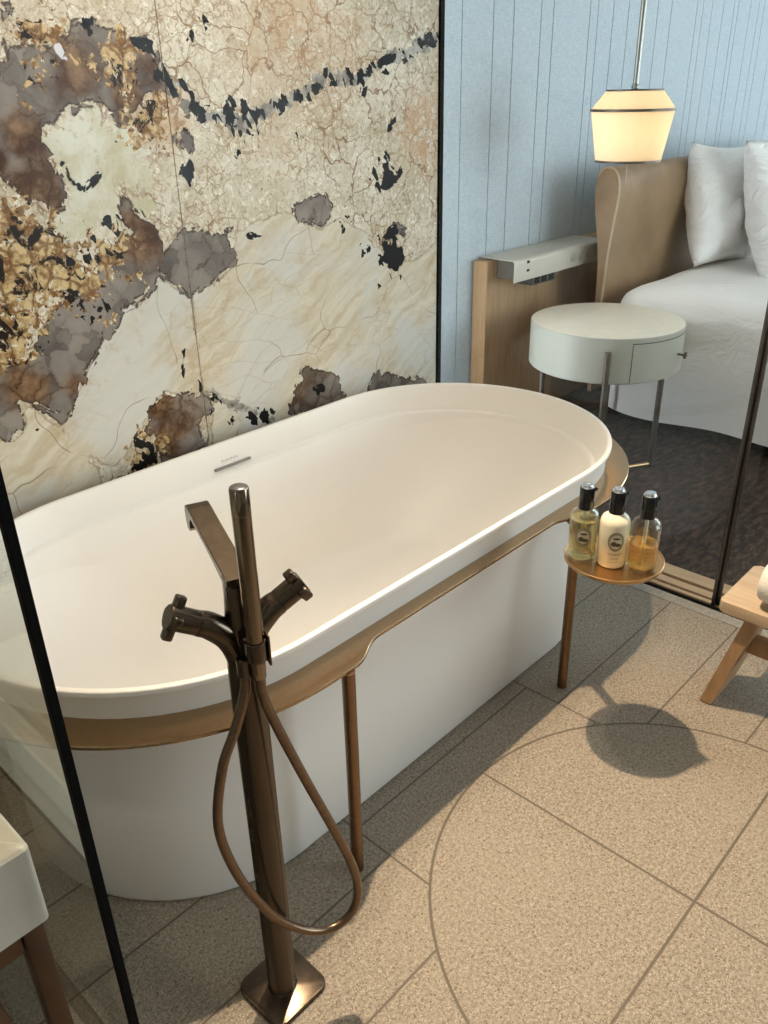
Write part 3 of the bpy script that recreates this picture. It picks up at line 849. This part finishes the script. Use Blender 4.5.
    for vv, half, hh in ((.0375, .0150, .0013), (.0340, .0130, .0012), (.0275, .0100, .0011), (.0240, .0085, .0010), (.0175, .0135, .0008)):
        u = -half
        while u < half:
            wl = rng.uniform(.0008, .0020)
            ps = [on(u, vv - hh, .0003), on(u + wl, vv - hh, .0003), on(u + wl, vv + hh, .0003), on(u, vv + hh, .0003)]
            bm.faces.new([bm.verts.new(p_) for p_ in ps])
            u += wl + rng.uniform(.0006, .0012)
    obj('label_lettering', bm, M['label_ring'], b, smooth=False)
    return b
zB = TZ + .0022
bottle((1.4230, .7665, zB), R(-60), 'pale', 'clear pump bottle of pale liquid, beside the bathtub on the round tray')
bottle((1.4465, .7075, zB), R(-52), 'lotion', 'opaque cream pump bottle of lotion with an oval printed emblem')
bottle((1.4690, .6490, zB), R(-60 + 180), 'amber', 'clear pump bottle of amber liquid, filled a little over half')

# ------------------------------------------------------------------ bath mixer
FX = empty('bath_mixer', (.534, .780, 0), R(-21))
tag(FX, 'dark bronze floor-standing bath mixer with hand shower beside the bathtub', 'bath mixer')
bm = bmesh.new()
mt = Matrix.Rotation(R(21), 4, 'Z')
def rrect(hx, hy, r, n=8):
    o = []
    for cx, cy, a0 in ((hx - r, hy - r, 0), (-hx + r, hy - r, PI / 2), (-hx + r, -hy + r, PI), (hx - r, -hy + r, 3 * PI / 2)):
        o += circle_pts(cx, cy, r, a0, a0 + PI / 2, n)
    return o
add_prism(bm, rrect(.058, .058, .018), 0, .011, .0025, 2, mt)
obj('base_plate', bm, M['faucet'], FX)
bm = bmesh.new()
add_lathe(bm, [(.026, .0105), (.0245, .012), (.0245, .700), (.0235, .72)], 36)
add_lathe(bm, [(.0235, .715), (.0215, .76), (.0185, .80), (.0160, .835)], 32)
# Y branches
for s in (-1, 1):
    pts = catmull([(0, 0, .672), (s * .003, 0, .716), (s * .017, 0, .754), (s * .040, 0, .7795), (s * .055, 0, .7885)], 8)
    add_tube(bm, pts, lambda u: .0220 - .0045 * u, 24)
obj('mixer_body', bm, M['faucet'], FX, angle=60)
for s in (-1, 1):
    hd = empty('cross_handle', (0, 0, 0)); hd.parent = FX
    ax = Vector((s * .86, 0, .51)).normalized()
    base = Vector((s * .053, 0, .7875))
    mt = Matrix.Translation(base) @ aim(ax)
    bm = bmesh.new()
    add_lathe(bm, [(.0168, 0), (.0171, .001), (.0171, .0035), (.0164, .0042), (.0171, .005), (.0172, .043), (.0164, .0458), (.0, .0460)], 32, mt, cap=False)
    obj('handle_grip', bm, M['faucet'], hd)
    bm = bmesh.new()
    for a in range(4):
        m2 = mt @ Matrix.Rotation(R(90 * a + 10), 4, 'Z')
        ext = .0310 if a % 2 == 0 else .0235
        add_box(bm, .010, ext, -.0072, .0072, .0300, .0445, .0034, 3, m2)
    obj('handle_cross', bm, M['faucet'], hd)
# spout: neck and flat plate leaning over the tub
bm = bmesh.new()
add_loft(bm, [[Vector((x * w, y * d + oy, z)) for x, y in rrect(1, 1, .45, 5)] for w, d, oy, z in
              ((.0158, .0150, 0, .80), (.0158, .0128, .001, .825), (.0158, .0122, .001, .838), (.0158, .010, .002, .8455))])
prof = [(-.013, .8475), (.05, .8540), (.12, .8615), (.172, .8680), (.188, .8690), (.1975, .8655), (.2010, .8570), (.2000, .8370), (.194, .8290), (.184, .8285), (.178, .8350), (.1765, .8470), (.168, .8570), (.12, .8535), (.05, .8430), (.014, .8350), (-.012, .8370)]
rg = []
for sx, ins in ((-1, .0018), (-.93, 0), (.93, 0), (1, .0018)):
    cy_ = sum(p_[0] for p_ in prof) / len(prof); cz_ = sum(p_[1] for p_ in prof) / len(prof)
    hw = .0172
    rg.append([Vector((.002 + sx * hw, y, z - (ins if z > cz_ else -ins * .2))) for y, z in prof])
b2 = bmesh.new(); add_loft(b2, rg); merge(bm, b2)
obj('spout', bm, M['faucet'], FX, angle=30)
# shower holder
bm = bmesh.new()
add_prism(bm, [(-.010, -.005), (.010, -.005), (.0075, -.046), (-.0075, -.046)], .750, .772, .0015, 2)
add_lathe(bm, [(.0132, .745), (.0142, .746), (.0142, .774), (.0132, .775)], 28, Matrix.Translation((.0045, -.052, 0)))
add_box(bm, .0180, .0215, -.062, -.042, .735, .782, .0015, 2)
obj('shower_holder', bm, M['faucet'], FX)
bm = bmesh.new()
add_lathe(bm, [(.0080, .715), (.0095, .717), (.0108, .752), (.0116, .762), (.0120, .958), (.0114, .9585), (.0114, .9600), (.0121, .9605), (.0121, .991), (.0110, .9935), (.0, .9937)], 32, cap=False)
hs = obj('hand_shower', bm, M['faucet_bright'], FX, loc=(.0045, -.052, 0))
bm = bmesh.new()
add_lathe(bm, [(.0, .9945), (.0098, .9943), (.0105, .9938), (.0105, .9930)], 24, cap=False)
tag(obj('spray_face', bm, plain('spray_face_dark', (.12, .12, .14), .3, .6), hs), 'dark spray face on the end')
bm = bmesh.new()
hpts = [(.0050, -.052, .720), (.010, -.0525, .668), (.050, -.055, .530), (.112, -.056, .334), (.128, -.056, .250), (.118, -.056, .198), (.085, -.056, .176), (.044, -.056, .190),
        (-.000, -.055, .236), (-.029, -.054, .288), (-.062, -.052, .380), (-.077, -.050, .480), (-.060, -.046, .575), (-.034, -.043, .635), (-.014, -.040, .690), (-.010, -.038, .735)]
add_tube(bm, catmull(hpts, 12), .0072, 14)
obj('shower_hose', bm, M['hose'], FX)
bm = bmesh.new()
add_lathe(bm, [(.0095, .715), (.0105, .716), (.0105, .742), (.0095, .7425)], 20, Matrix.Translation((-.010, -.038, 0)))
obj('hose_outlet', bm, M['faucet'], FX)

# ------------------------------------------------------------------ shower screen on the left, with its black edge
XG, YG = .20, .567
ss = empty('shower_screen', (XG, (YG + STONE_Y) / 2, 0))
tag(ss, 'clear glass screen with a thick black edge at the left end of the bathtub', 'glass screen')
yo = -(YG + STONE_Y) / 2
bm = bmesh.new(); add_box(bm, -.004, .004, YG + .010 + yo, STONE_Y - .003 + yo, .002, 2.2)
obj('glass_pane', bm, M['glass_screen'], ss, smooth=False)
bm = bmesh.new(); add_box(bm, -.0042, .0042, YG + .002 + yo, YG + .0105 + yo, .002, 2.205, .0006, 1)
obj('black_edge', bm, M['black'], ss, smooth=False)

# ------------------------------------------------------------------ washstand in the lower left corner
VX, VY, VZ0, VZ1 = .1665, .626, .678, .780
vn = empty('washstand', (VX - .45, VY + .24, 0))
tag(vn, 'pale stone washbasin on dark bronze legs behind the glass screen edge', 'washstand')
L0 = Vector((VX - .45, VY + .24, 0))
def vloc(x0, x1, y0, y1, z0, z1): return (x0 - L0.x, x1 - L0.x, y0 - L0.y, y1 - L0.y, z0, z1)
bm = bmesh.new()
def rr_at(x0, x1, y0, y1, r, z):
    hx, hy = (x1 - x0) / 2, (y1 - y0) / 2
    return [Vector((x + (x0 + x1) / 2 - L0.x, y + (y0 + y1) / 2 - L0.y, z)) for x, y in rrect(hx, hy, r, 6)]
def rr_in(d, r, z): return rr_at(VX - .90 + d, VX - d, VY + d, VY + .48 - d, r, z)
add_loft(bm, [rr_in(.003, .006, VZ0), rr_in(0, .006, VZ0 + .003), rr_in(0, .006, VZ1 - .003), rr_in(.003, .006, VZ1), rr_in(.020, .012, VZ1), rr_in(.023, .014, VZ1 - .004), rr_in(.032, .03, VZ1 - .07), rr_in(.07, .05, VZ1 - .085)])
obj('stone_basin', bm, M['vanity'], vn, angle=40)
for lx in (VX - .86, VX - .016):
    for ly in (VY + .020, VY + .435):
        bm = bmesh.new(); add_box(bm, -.011, .011, -.011, .011, 0, VZ0 - .0005, .003, 2)
        obj('leg', bm, M['vanityleg'], vn, loc=(lx - L0.x, ly - L0.y, 0))
bm = bmesh.new()
for ly in (VY + .020, VY + .435):
    add_box(bm, *vloc(VX - .849, VX - .028, ly - .010, ly + .010, VZ0 - .032, VZ0 - .001), .002, 1)
for lx in (VX - .86, VX - .016):
    add_box(bm, *vloc(lx - .010, lx + .010, VY + .032, VY + .424, VZ0 - .032, VZ0 - .001), .002, 1)
obj('top_frame', bm, M['vanityleg'], vn)
for lx in (VX - .86, VX - .016):
    bm = bmesh.new()
    add_box(bm, *vloc(lx - .009, lx + .009, VY + .032, VY + .424, .16, .178), .002, 1)
    obj('low_rail', bm, M['vanityleg'], vn)

# ------------------------------------------------------------------ stool and towel
STX, STY = 1.745, .545
st = empty('stool', (STX + .10, STY - .21, 0))
tag(st, 'low light oak stool with splayed plank legs by the glass door', 'stool')
S0 = Vector((STX + .10, STY - .21, 0))
ZS = .318
bm = bmesh.new()
add_prism(bm, [(x, y) for x, y in rrect(.110, .228, .012, 5)], ZS - .030, ZS, .004, 2)
obj('seat', bm, M['oak_stool'], st)
for sy in (1, -1):
    for sx in (-1,):
        bm = bmesh.new()
        xa = -.092
        top, bot, th = sy * .150, sy * .222, .030
        rg = []
        for z, yc in ((0, bot), (.004, bot - sy * .0009), (ZS - .0305, top)):
            i_ = .003 if z == 0 else 0
            rg.append([Vector((xa + i_, yc - th / 2 + i_, z)), Vector((xa + .150 - i_, yc - th / 2 + i_, z)), Vector((xa + .150 - i_, yc + th / 2 - i_, z)), Vector((xa + i_, yc + th / 2 - i_, z))])
        add_loft(bm, rg)
        obj('leg', bm, M['oak_leg'], st, smooth=False)
bm = bmesh.new(); add_box(bm, -.030, .006, -.168, .168, .150, .192, .003, 2)
obj('stretcher', bm, M['oak_leg'], st)
# rolled towel
tw = empty('rolled_towel', (1.790, .428, ZS))
tag(tw, 'white rolled towel lying on the light oak stool', 'towel')
bm = bmesh.new()
spiral = []
for i in range(90):
    an = i / 89 * 2 * PI * 3.2
    rr = .010 + .052 * i / 89
    spiral.append((rr * math.cos(an), rr * math.sin(an)))
rgs = []
for yv, sc in ((-.22, .90), (-.212, .97), (-.17, 1.0), (0, 1.02), (.030, 1.0), (.053, .97), (.060, .90)):
    out_ = [Vector((x * sc, yv, .0635 + z * sc)) for x, z in spiral]
    in_ = [Vector((x * sc * .86, yv, .0635 + z * sc * .86)) for x, z in reversed(spiral)]
    rgs.append(out_ + in_)
nv = len(rgs[0])
vs = [[bm.verts.new(p_) for p_ in r] for r in rgs]
for a, b in zip(vs[:-1], vs[1:]):
    for i in range(nv):
        j = (i + 1) % nv
        bm.faces.new((a[i], a[j], b[j], b[i]))
h = nv // 2
for ring in (vs[0], vs[-1]):
    for i in range(h - 1):
        bm.faces.new((ring[i], ring[i + 1], ring[nv - 2 - i], ring[nv - 1 - i]))
obj('towel_roll', bm, M['towel'], tw)

# ------------------------------------------------------------------ bedside table
NS = (3.105, 1.661); NR = .310
ns = empty('bedside_table', (NS[0], NS[1], 0))
tag(ns, 'round cream bedside table with a drawer between the bed and the bathtub glass', 'bedside table')
bm = bmesh.new()
DZ0, DZ1 = .372, .556
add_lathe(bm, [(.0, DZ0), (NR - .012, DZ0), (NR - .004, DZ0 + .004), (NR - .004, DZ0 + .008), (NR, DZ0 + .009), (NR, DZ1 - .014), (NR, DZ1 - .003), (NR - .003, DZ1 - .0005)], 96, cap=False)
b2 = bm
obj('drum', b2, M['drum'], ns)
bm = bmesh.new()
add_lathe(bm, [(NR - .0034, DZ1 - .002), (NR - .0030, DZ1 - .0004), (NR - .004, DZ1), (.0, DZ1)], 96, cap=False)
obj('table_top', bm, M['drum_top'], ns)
# drawer front: curved plate inset by dark gap
def arc_plate(bm, r0, r1, a0, a1, z0, z1, n=24):
    ri = [[Vector((r * math.cos(a0 + (a1 - a0) * i / n), r * math.sin(a0 + (a1 - a0) * i / n), z)) for r, z in ((r0, z0), (r1, z0), (r1, z1), (r0, z1))] for i in range(n + 1)]
    add_loft(bm, ri)
DA0, DA1 = R(-132), R(-38)
bm = bmesh.new(); arc_plate(bm, NR - .003, NR + .0006, DA0, DA1, DZ0 + .010, DZ1 - .020, 40)
gapo = obj('drawer_gap', bm, M['slot'], ns)
bm = bmesh.new(); arc_plate(bm, NR - .003, NR + .0014, DA0 + .009, DA1 - .009, DZ0 + .010, DZ1 - .0235, 40)
dr = obj('drawer', bm, M['drum'], ns)
kn = R(-86)
mt = Matrix.Translation((NR * math.cos(kn), NR * math.sin(kn), .460)) @ aim((math.cos(kn), math.sin(kn), 0))
bm = bmesh.new(); add_lathe(bm, [(.004, 0), (.004, .020), (.006, .024), (.0135, .0275), (.0145, .030), (.0135, .034), (.0, .0345)], 24, mt, cap=False)
obj('knob', bm, M['legmetal'], dr)
for an, rr, zt_ in ((-149, NR + .0115, .506), (-100, NR - .016, DZ0 + .0005), (155, NR - .016, DZ0 + .0005), (22, NR - .016, DZ0 + .0005)):
    bm = bmesh.new()
    add_lathe(bm, [(.0105, 0), (.0115, .001), (.0120, zt_ - .001), (.0112, zt_)], 18)
    obj('leg', bm, M['legmetal'], ns, loc=(rr * math.cos(R(an)), rr * math.sin(R(an)), 0))
for a, b in (((-149, NR + .0115), (-100, NR - .016)), ((155, NR - .016), (22, NR - .016))):
    bm = bmesh.new()
    p0 = (a[1] * math.cos(R(a[0])), a[1] * math.sin(R(a[0])), .008); p1 = (b[1] * math.cos(R(b[0])), b[1] * math.sin(R(b[0])), .008)
    add_tube(bm, [p0, p1], .007, 12)
    tag(obj('foot_bar', bm, M['tray'], ns), 'pale brass bar along the floor')

# ------------------------------------------------------------------ oak panel and console on the bedroom wall
pn = empty('oak_panel', (4.6, 2.12, 0))
tag(pn, 'oak wall panel behind the bedside table and the headboard', 'wall panel')
bm = bmesh.new(); add_box(bm, 2.885 - 4.6, 6.3 - 4.6, .0, .072, 0, .768, .002, 1)
obj('panel_board', bm, M['oak_panel'], pn, smooth=False)
cs = empty('console_box', (3.2, 2.03, .76))
tag(cs, 'champagne metal console with switches and sockets mounted on the oak panel', 'console')
X0, X1 = 2.925 - 3.2, 3.665 - 3.2
YF, YB, ZT, ZBt = -.022, .160, .018, -.072
bm = bmesh.new()
th = .004
# folded sheet, inverted J seen from its open end
po = [(YB, ZT)] + [(YF + .016 + .016 * math.cos(PI / 2 + PI / 2 * i / 8), ZT - .016 + .016 * math.sin(PI / 2 + PI / 2 * i / 8)) for i in range(9)] + [(YF, ZBt)]
pi_ = [(YF + th, ZBt)] + [(YF + .016 + (.016 - th) * math.cos(PI - PI / 2 * i / 8), ZT - .016 + (.016 - th) * math.sin(PI - PI / 2 * i / 8)) for i in range(9)] + [(YB, ZT - th)]
prof = po + pi_
add_loft(bm, [[Vector((x, y, z)) for y, z in prof] for x in (X0, X1)])
obj('console_cover', bm, M['alu'], cs, angle=25)
bm = bmesh.new(); add_box(bm, X0 + .030, X1 - .002, YF + .006, .0885, ZBt + .008, ZT - .0065)
obj('console_core', bm, M['alu_dark'], cs, smooth=False)
bm = bmesh.new(); add_box(bm, X0 + .17, X0 + .36, YF + .022, .086, ZBt - .040, ZBt + .0075, .003, 1)
so = obj('socket_block', bm, M['socket'], cs)
for k in range(3):
    bm = bmesh.new(); add_box(bm, X0 + .185 + k * .055, X0 + .225 + k * .055, YF + .0208, YF + .0222, ZBt - .034, ZBt - .006)
    obj('socket', bm, M['black'], so, smooth=False)
for k in range(4):
    bm = bmesh.new()
    mt = Matrix.Translation((X0 + .452 + k * .066, YF, -.028)) @ aim((0, -1, 0))
    add_lathe(bm, [(.0215, 0), (.0215, .0012), (.020, .0018), (.0, .0018)], 28, mt, cap=False)
    obj('switch', bm, plain('switch_grey', (.40, .37, .32), .4, .4), cs)
for zz in (.002, -.032):
    bm = bmesh.new(); add_box(bm, X0 + .088, X0 + .108, YF - .0012, YF + .001, zz - .006, zz + .006 - (.002 if zz < 0 else 0), .001, 1)
    obj('port', bm, M['black'], cs)

# ------------------------------------------------------------------ bed: headboard, mattress, duvet
bed = empty('bed', (4.55, .9, 0))
tag(bed, 'bed with a camel leather headboard under the white duvet', 'bed')
B0 = Vector((4.55, .9, 0))
HX0, HX1 = 3.468, 5.75
front = [(1.905, .10), (1.900, .45), (1.892, .70), (1.878, .86), (1.866, .96), (1.866, 1.03), (1.878, 1.075), (1.903, 1.100), (1.935, 1.103), (1.960, 1.085), (1.976, 1.045), (1.978, .98), (1.962, .88), (1.940, .76), (1.928, .60), (1.925, .10)]
fp = [(y - B0.y, z) for y, z in front]
fp = [(p_.x, p_.y) for p_ in catmull([(y, z, 0) for y, z in fp], 4)]
bm = bmesh.new()
n_ = len(fp)
cyz = (sum(a for a, _ in fp) / n_, sum(b for _, b in fp) / n_)
secs = []
for x, ins in ((HX0, .010), (HX0 + .004, .004), (HX0 + .012, 0), (HX0 + .30, 0), (HX0 + 1.1, 0), (HX1, 0)):
    secs.append([Vector((x - B0.x, y + (cyz[0] - y) * ins * 4, z - (ins if z > 1 else 0))) for y, z in fp])
add_loft(bm, secs)
hb = obj('headboard', bm, M['leather'], bed, angle=60)
bm = bmesh.new()
welt = [(HX0 + .004 - B0.x, y - .002, z) for y, z in fp if z > .2][: int(n_ * .62)]
add_tube(bm, welt, .0055, 8)
obj('headboard_piping', bm, M['leather_edge'], hb)
# base and legs
bm = bmesh.new(); add_box(bm, 3.60 - B0.x, 5.50 - B0.x, -.25 - B0.y, 1.885 - B0.y, .13, .24, .01, 2)
obj('bed_base', bm, M['black'], bed)
for lx in (3.68, 5.42):
    for ly in (-.1, .95, 1.75):
        bm = bmesh.new(); add_lathe(bm, [(.024, 0), (.03, .13)], 16)
        obj('leg', bm, M['black'], bed, loc=(lx - B0.x, ly - B0.y, 0))
# mattress with duvet draped down over the side
def drape_mesh(name, x0, x1, y0, y1, zt, hem, mat, parent):
    bm = bmesh.new()
    prof = []                                   # across x: from hem up, over, to far hem
    rad = .085
    nseg = 26
    for i in range(nseg):
        prof.append(('s', x0, hem + (zt - rad - hem) * i / (nseg - 1)))
    for i in range(1, 10):
        an = PI - PI / 2 * i / 9
        prof.append(('c', x0 + rad + rad * math.cos(an), zt - rad + rad * math.sin(an)))
    m = 34
    for i in range(1, m):
        prof.append(('t', x0 + rad + (x1 - x0 - 2 * rad) * i / m, zt))
    for i in range(10):
        an = PI / 2 - PI / 2 * i / 9
        prof.append(('c', x1 - rad + rad * math.cos(an), zt - rad + rad * math.sin(an)))
    for i in range(1, 8):
        prof.append(('s', x1, zt - rad + (hem - zt + rad) * i / 7))
    ny = 64
    rows_ = []
    for j in range(ny + 1):
        v = j / ny
        y = y0 + (y1 - y0) * v
        row = []
        d1 = (y1 - y)                             # distance to the head end
        for tpe, x, z in prof:
            nn = mnoise.noise(Vector((x * 1.6, y * 1.9, z * 1.5)))
            n2 = mnoise.noise(Vector((x * 5, y * 5 + 7, z * 4)))
            edge_y = 0
            zz, xx = z, x
            if tpe == 't':
                zz += .022 * nn + .006 * n2
            elif tpe == 'c':
                zz += .014 * nn; xx += .010 * n2
            else:
                low_ = 1 - (z - hem) / max(.01, zt - hem)
                sgn = -1 if x < 4.5 else 1
                xx += sgn * (.015 + .05 * low_ * (0.5 + .5 * math.sin(y * 9.0 + 1.5 * nn)) + .020 * nn + .012 * n2)
                zz += .012 * low_ * math.sin(y * 3.1)
            if d1 < .16:                          # rounded head end of the duvet
                s = math.sqrt(max(0, 1 - (1 - d1 / .16) ** 2))
                zz = hem + (zz - hem) * (.80 + .20 * s)
                xx = xx + (4.5 - xx) * (.06 * (1 - s))
            row.append(Vector((xx - B0.x, y - B0.y, zz)))
        rows_.append(row)
    vs = [[bm.verts.new(p_) for p_ in r] for r in rows_]
    for a, b in zip(vs[:-1], vs[1:]):
        for i in range(len(a) - 1):
            bm.faces.new((a[i], a[i + 1], b[i + 1], b[i]))
    # close the two ends down to the hem
    bm.faces.new(vs[0]); bm.faces.new(list(reversed(vs[-1])))
    return obj(name, bm, mat, parent, angle=80)
dv_ = drape_mesh('duvet', 3.475, 5.62, -.35, 1.855, .605, .055, M['linen'], None)
dv_.location = B0
tag(dv_, 'white duvet spread over the bed and hanging down its side', 'duvet')

def pillow(name, loc, w, h, d, rot, label, seed):
    bm = bmesh.new()
    n = 26
    grid = {}
    for side in (1, -1):
        for i in range(n + 1):
            for j in range(n + 1):
                u = -1 + 2 * i / n; v = -1 + 2 * j / n
                f = max(0, (1 - abs(u) ** 2.6)) ** .55 * max(0, (1 - abs(v) ** 2.6)) ** .55
                pin = 1 - .07 * (1 - abs(u) ** 2) * abs(v) ** 3
                pin2 = 1 - .07 * (1 - abs(v) ** 2) * abs(u) ** 3
                wr = .026 * mnoise.noise(Vector((u * 2.2 + seed, v * 2.4 + u, side))) * f + .014 * mnoise.noise(Vector((u * 6 + seed, v * 5.5 + u * 3, side * 2))) * f
                key = (i, j, side if 0 < i < n and 0 < j < n else 0)
                if key not in grid:
                    grid[key] = bm.verts.new((u * w / 2 * pin2, side * (d / 2 * f + wr), v * h / 2 * pin))
    def g(i, j, s): return grid[(i, j, s if 0 < i < n and 0 < j < n else 0)]
    for s in (1, -1):
        for i in range(n):
            for j in range(n):
                q = (g(i, j, s), g(i + 1, j, s), g(i + 1, j + 1, s), g(i, j + 1, s))
                try: bm.faces.new(q if s < 0 else tuple(reversed(q)))
                except ValueError: pass
    o = obj(name, bm, M['pillow'], None, angle=180)
    o.location = loc
    o.rotation_euler = rot
    tag(o, label, 'pillow', 'pillows on the bed')
    return o
pillow('pillow', (4.335, 1.752, .880), .54, .57, .24, (R(-13), R(4), R(-8)), 'white pillow propped against the camel headboard, behind the other pillow', 1.0)
pillow('pillow', (4.430, 1.480, .885), .62, .66, .24, (R(-16), R(-3), R(-6)), 'white pillow in front, overlapping the one against the headboard', 4.0)

# ------------------------------------------------------------------ pendant lamp
PL = (3.120, 1.652)
pd = empty('pendant_lamp', (PL[0], PL[1], 1.16))
tag(pd, 'lit pendant lamp with a faceted cream fabric shade above the bedside table', 'pendant lamp')
t = NT('lamp_fabric')
weave = t.noise(t.vmath('MULTIPLY', t.co(), (1, 1, 1)), 160, 4, .7)
colr = t.mix(weave, (.84, .72, .55), (.93, .84, .68))
df = t.n('BsdfDiffuse'); t.set(df.inputs[0], colr)
tl = t.n('BsdfTranslucent'); t.set(tl.inputs[0], colr)
mx = t.n('MixShader'); mx.inputs[0].default_value = .62
t.t.links.new(df.outputs[0], mx.inputs[1]); t.t.links.new(tl.outputs[0], mx.inputs[2])
t.t.links.new(mx.outputs[0], t.out.inputs[0])
M['shade'] = t.m
bm = bmesh.new()
pf = [(.121, 0), (.150, .168), (.154, .174), (.1020, .238)]
add_lathe(bm, pf, 64, cap=False)
pf2 = [(r - .003, z) for r, z in reversed(pf)]
b2 = bmesh.new(); add_lathe(b2, [pf[-1]] + pf2 + [pf[0]], 64, cap=False); merge(bm, b2)
sh = obj('lamp_shade', bm, M['shade'], pd, angle=20)
for r, z, w in ((.1215, .0, .0042), (.1540, .174, .0042), (.1020, .238, .0040)):
    bm = bmesh.new(); add_lathe(bm, [(r - .005, z - w), (r + .0012, z - w), (r + .0012, z + w), (r - .005, z + w), (r - .005, z - w)], 64, cap=False)
    obj('shade_band', bm, M['legmetal'], sh)
bm = bmesh.new(); add_lathe(bm, [(.0, .242), (.098, .242), (.098, .238), (.0, .238)], 48, cap=False)
obj('shade_cap', bm, M['legmetal'], sh)
bm = bmesh.new(); add_lathe(bm, [(.0, .001), (.110, .001), (.110, .004), (.0, .004)], 48, cap=False)
t = NT('opal_diffuser')
df = t.n('BsdfTranslucent'); t.set(df.inputs[0], (.9, .8, .62, 1)); tp = t.n('BsdfTransparent'); mx = t.n('MixShader'); mx.inputs[0].default_value = .8
t.t.links.new(df.outputs[0], mx.inputs[1]); t.t.links.new(tp.outputs[0], mx.inputs[2]); t.t.links.new(mx.outputs[0], t.out.inputs[0])
obj('diffuser', bm, t.m, pd)
bm = bmesh.new(); add_lathe(bm, [(.004, -.012), (.006, -.008), (.006, .001), (.004, .002)], 16)
obj('finial', bm, M['legmetal'], pd)
bm = bmesh.new(); add_tube(bm, [(0, 0, -.011), (.001, 0, -.05), (.003, 0, -.085)], .0011, 8)
obj('pull_cord', bm, M['drum'], pd)
bm = bmesh.new(); add_lathe(bm, [(.012, .242), (.014, .244), (.014, .254), (.0105, .258), (.0105, 1.54)], 18)
obj('stem', bm, plain('stem_metal', (.28, .27, .24), .3, .9), pd)
bm = bmesh.new(); add_lathe(bm, [(.02, .06), (.028, .08), (.032, .11), (.026, .14), (.012, .155), (.012, .235)], 20)
t = NT('lamp_bulb')
em = t.n('Emission'); t.set(em.inputs[0], (1.0, .84, .64, 1)); em.inputs[1].default_value = 21.0
t.t.links.new(em.outputs[0], t.out.inputs[0])
obj('bulb', bm, t.m, pd)

# ------------------------------------------------------------------ light
W = bpy.data.worlds.new('daylight'); SC.world = W
W.use_nodes = True
nt = W.node_tree
bg = nt.nodes['Background']
bg.inputs[0].default_value = (.85, .92, 1.0, 1)
bg.inputs[1].default_value = 8.5

def lamp(name, kind, loc, energy, color, **kw):
    d = bpy.data.lights.new(name, kind)
    d.energy = energy; d.color = color
    for k, v in kw.items(): setattr(d, k, v)
    o = bpy.data.objects.new(name, d)
    o.location = loc
    return link(o)
def point_at(o, tgt):
    o.rotation_euler = (Vector(tgt) - o.location).to_track_quat('-Z', 'Y').to_euler()
# daylight portal in the window opening
po_ = lamp('daylight_portal', 'AREA', (4.45, WY0 - .02, 1.335), 1, (1, 1, 1), shape='RECTANGLE', size=3.1, size_y=2.43)
po_.rotation_euler = (R(90), 0, 0)
po_.data.cycles.is_portal = True
po_ = lamp('daylight_portal', 'AREA', (WX1 + .02, -.975, 1.335), 1, (1, 1, 1), shape='RECTANGLE', size=3.45, size_y=2.43)
po_.rotation_euler = (R(90), 0, R(90))
po_.data.cycles.is_portal = True
# two recessed downlights in the bathroom ceiling, then two added fill spots
WARM = (1.0, .77, .52)
a = lamp('downlight_or_fill', 'SPOT', (1.21, 1.14, 2.66), 375, WARM, spot_size=R(66), spot_blend=1.0, shadow_soft_size=.022)
point_at(a, (1.08, .10, 0))
b = lamp('downlight_or_fill', 'SPOT', (1.20, -.60, 2.66), 55, WARM, spot_size=R(52), spot_blend=1.0, shadow_soft_size=.03)
point_at(b, (1.25, -.25, 0))
c = lamp('downlight_or_fill', 'SPOT', (1.10, 1.30, 2.66), 78, (1.0, .86, .70), spot_size=R(108), spot_blend=1.0, shadow_soft_size=.06)  # added fill spot, brightens the tub interior and the stone
point_at(c, (1.15, 1.82, .95))
d = lamp('downlight_or_fill', 'SPOT', (-.5, .5, 2.66), 80, WARM, spot_size=R(58), spot_blend=.9, shadow_soft_size=.05)  # added fill spot, brightens the washstand side that the screen reflects
point_at(d, (-.5, .7, 0))

# ------------------------------------------------------------------ camera
cam = bpy.data.cameras.new('camera')
co_ = bpy.data.objects.new('camera', cam); link(co_)
SC.camera = co_
cam.sensor_fit = 'VERTICAL'
cam.sensor_height = 36.0
cam.lens = 825.858 * 36.0 / 1024.0
cam.clip_start = .01
yaw, pitch, roll = R(43.61750), R(26.77013), R(-1.26724)
f_ = Vector((math.cos(yaw) * math.cos(pitch), math.sin(yaw) * math.cos(pitch), -math.sin(pitch)))
r0 = Vector((math.sin(yaw), -math.cos(yaw), 0))
u0 = r0.cross(f_)
r1 = r0 * math.cos(roll) + u0 * math.sin(roll)
u1 = -r0 * math.sin(roll) + u0 * math.cos(roll)
mat = Matrix((r1, u1, -f_)).transposed().to_4x4()
mat.translation = Vector((0, 0, 1.4))
co_.matrix_world = mat

vs_ = SC.view_settings
vs_.view_transform = 'Standard'
vs_.look = 'None'
vs_.gamma = 1.0
vs_.use_curve_mapping = False
vs_.exposure = 0.0
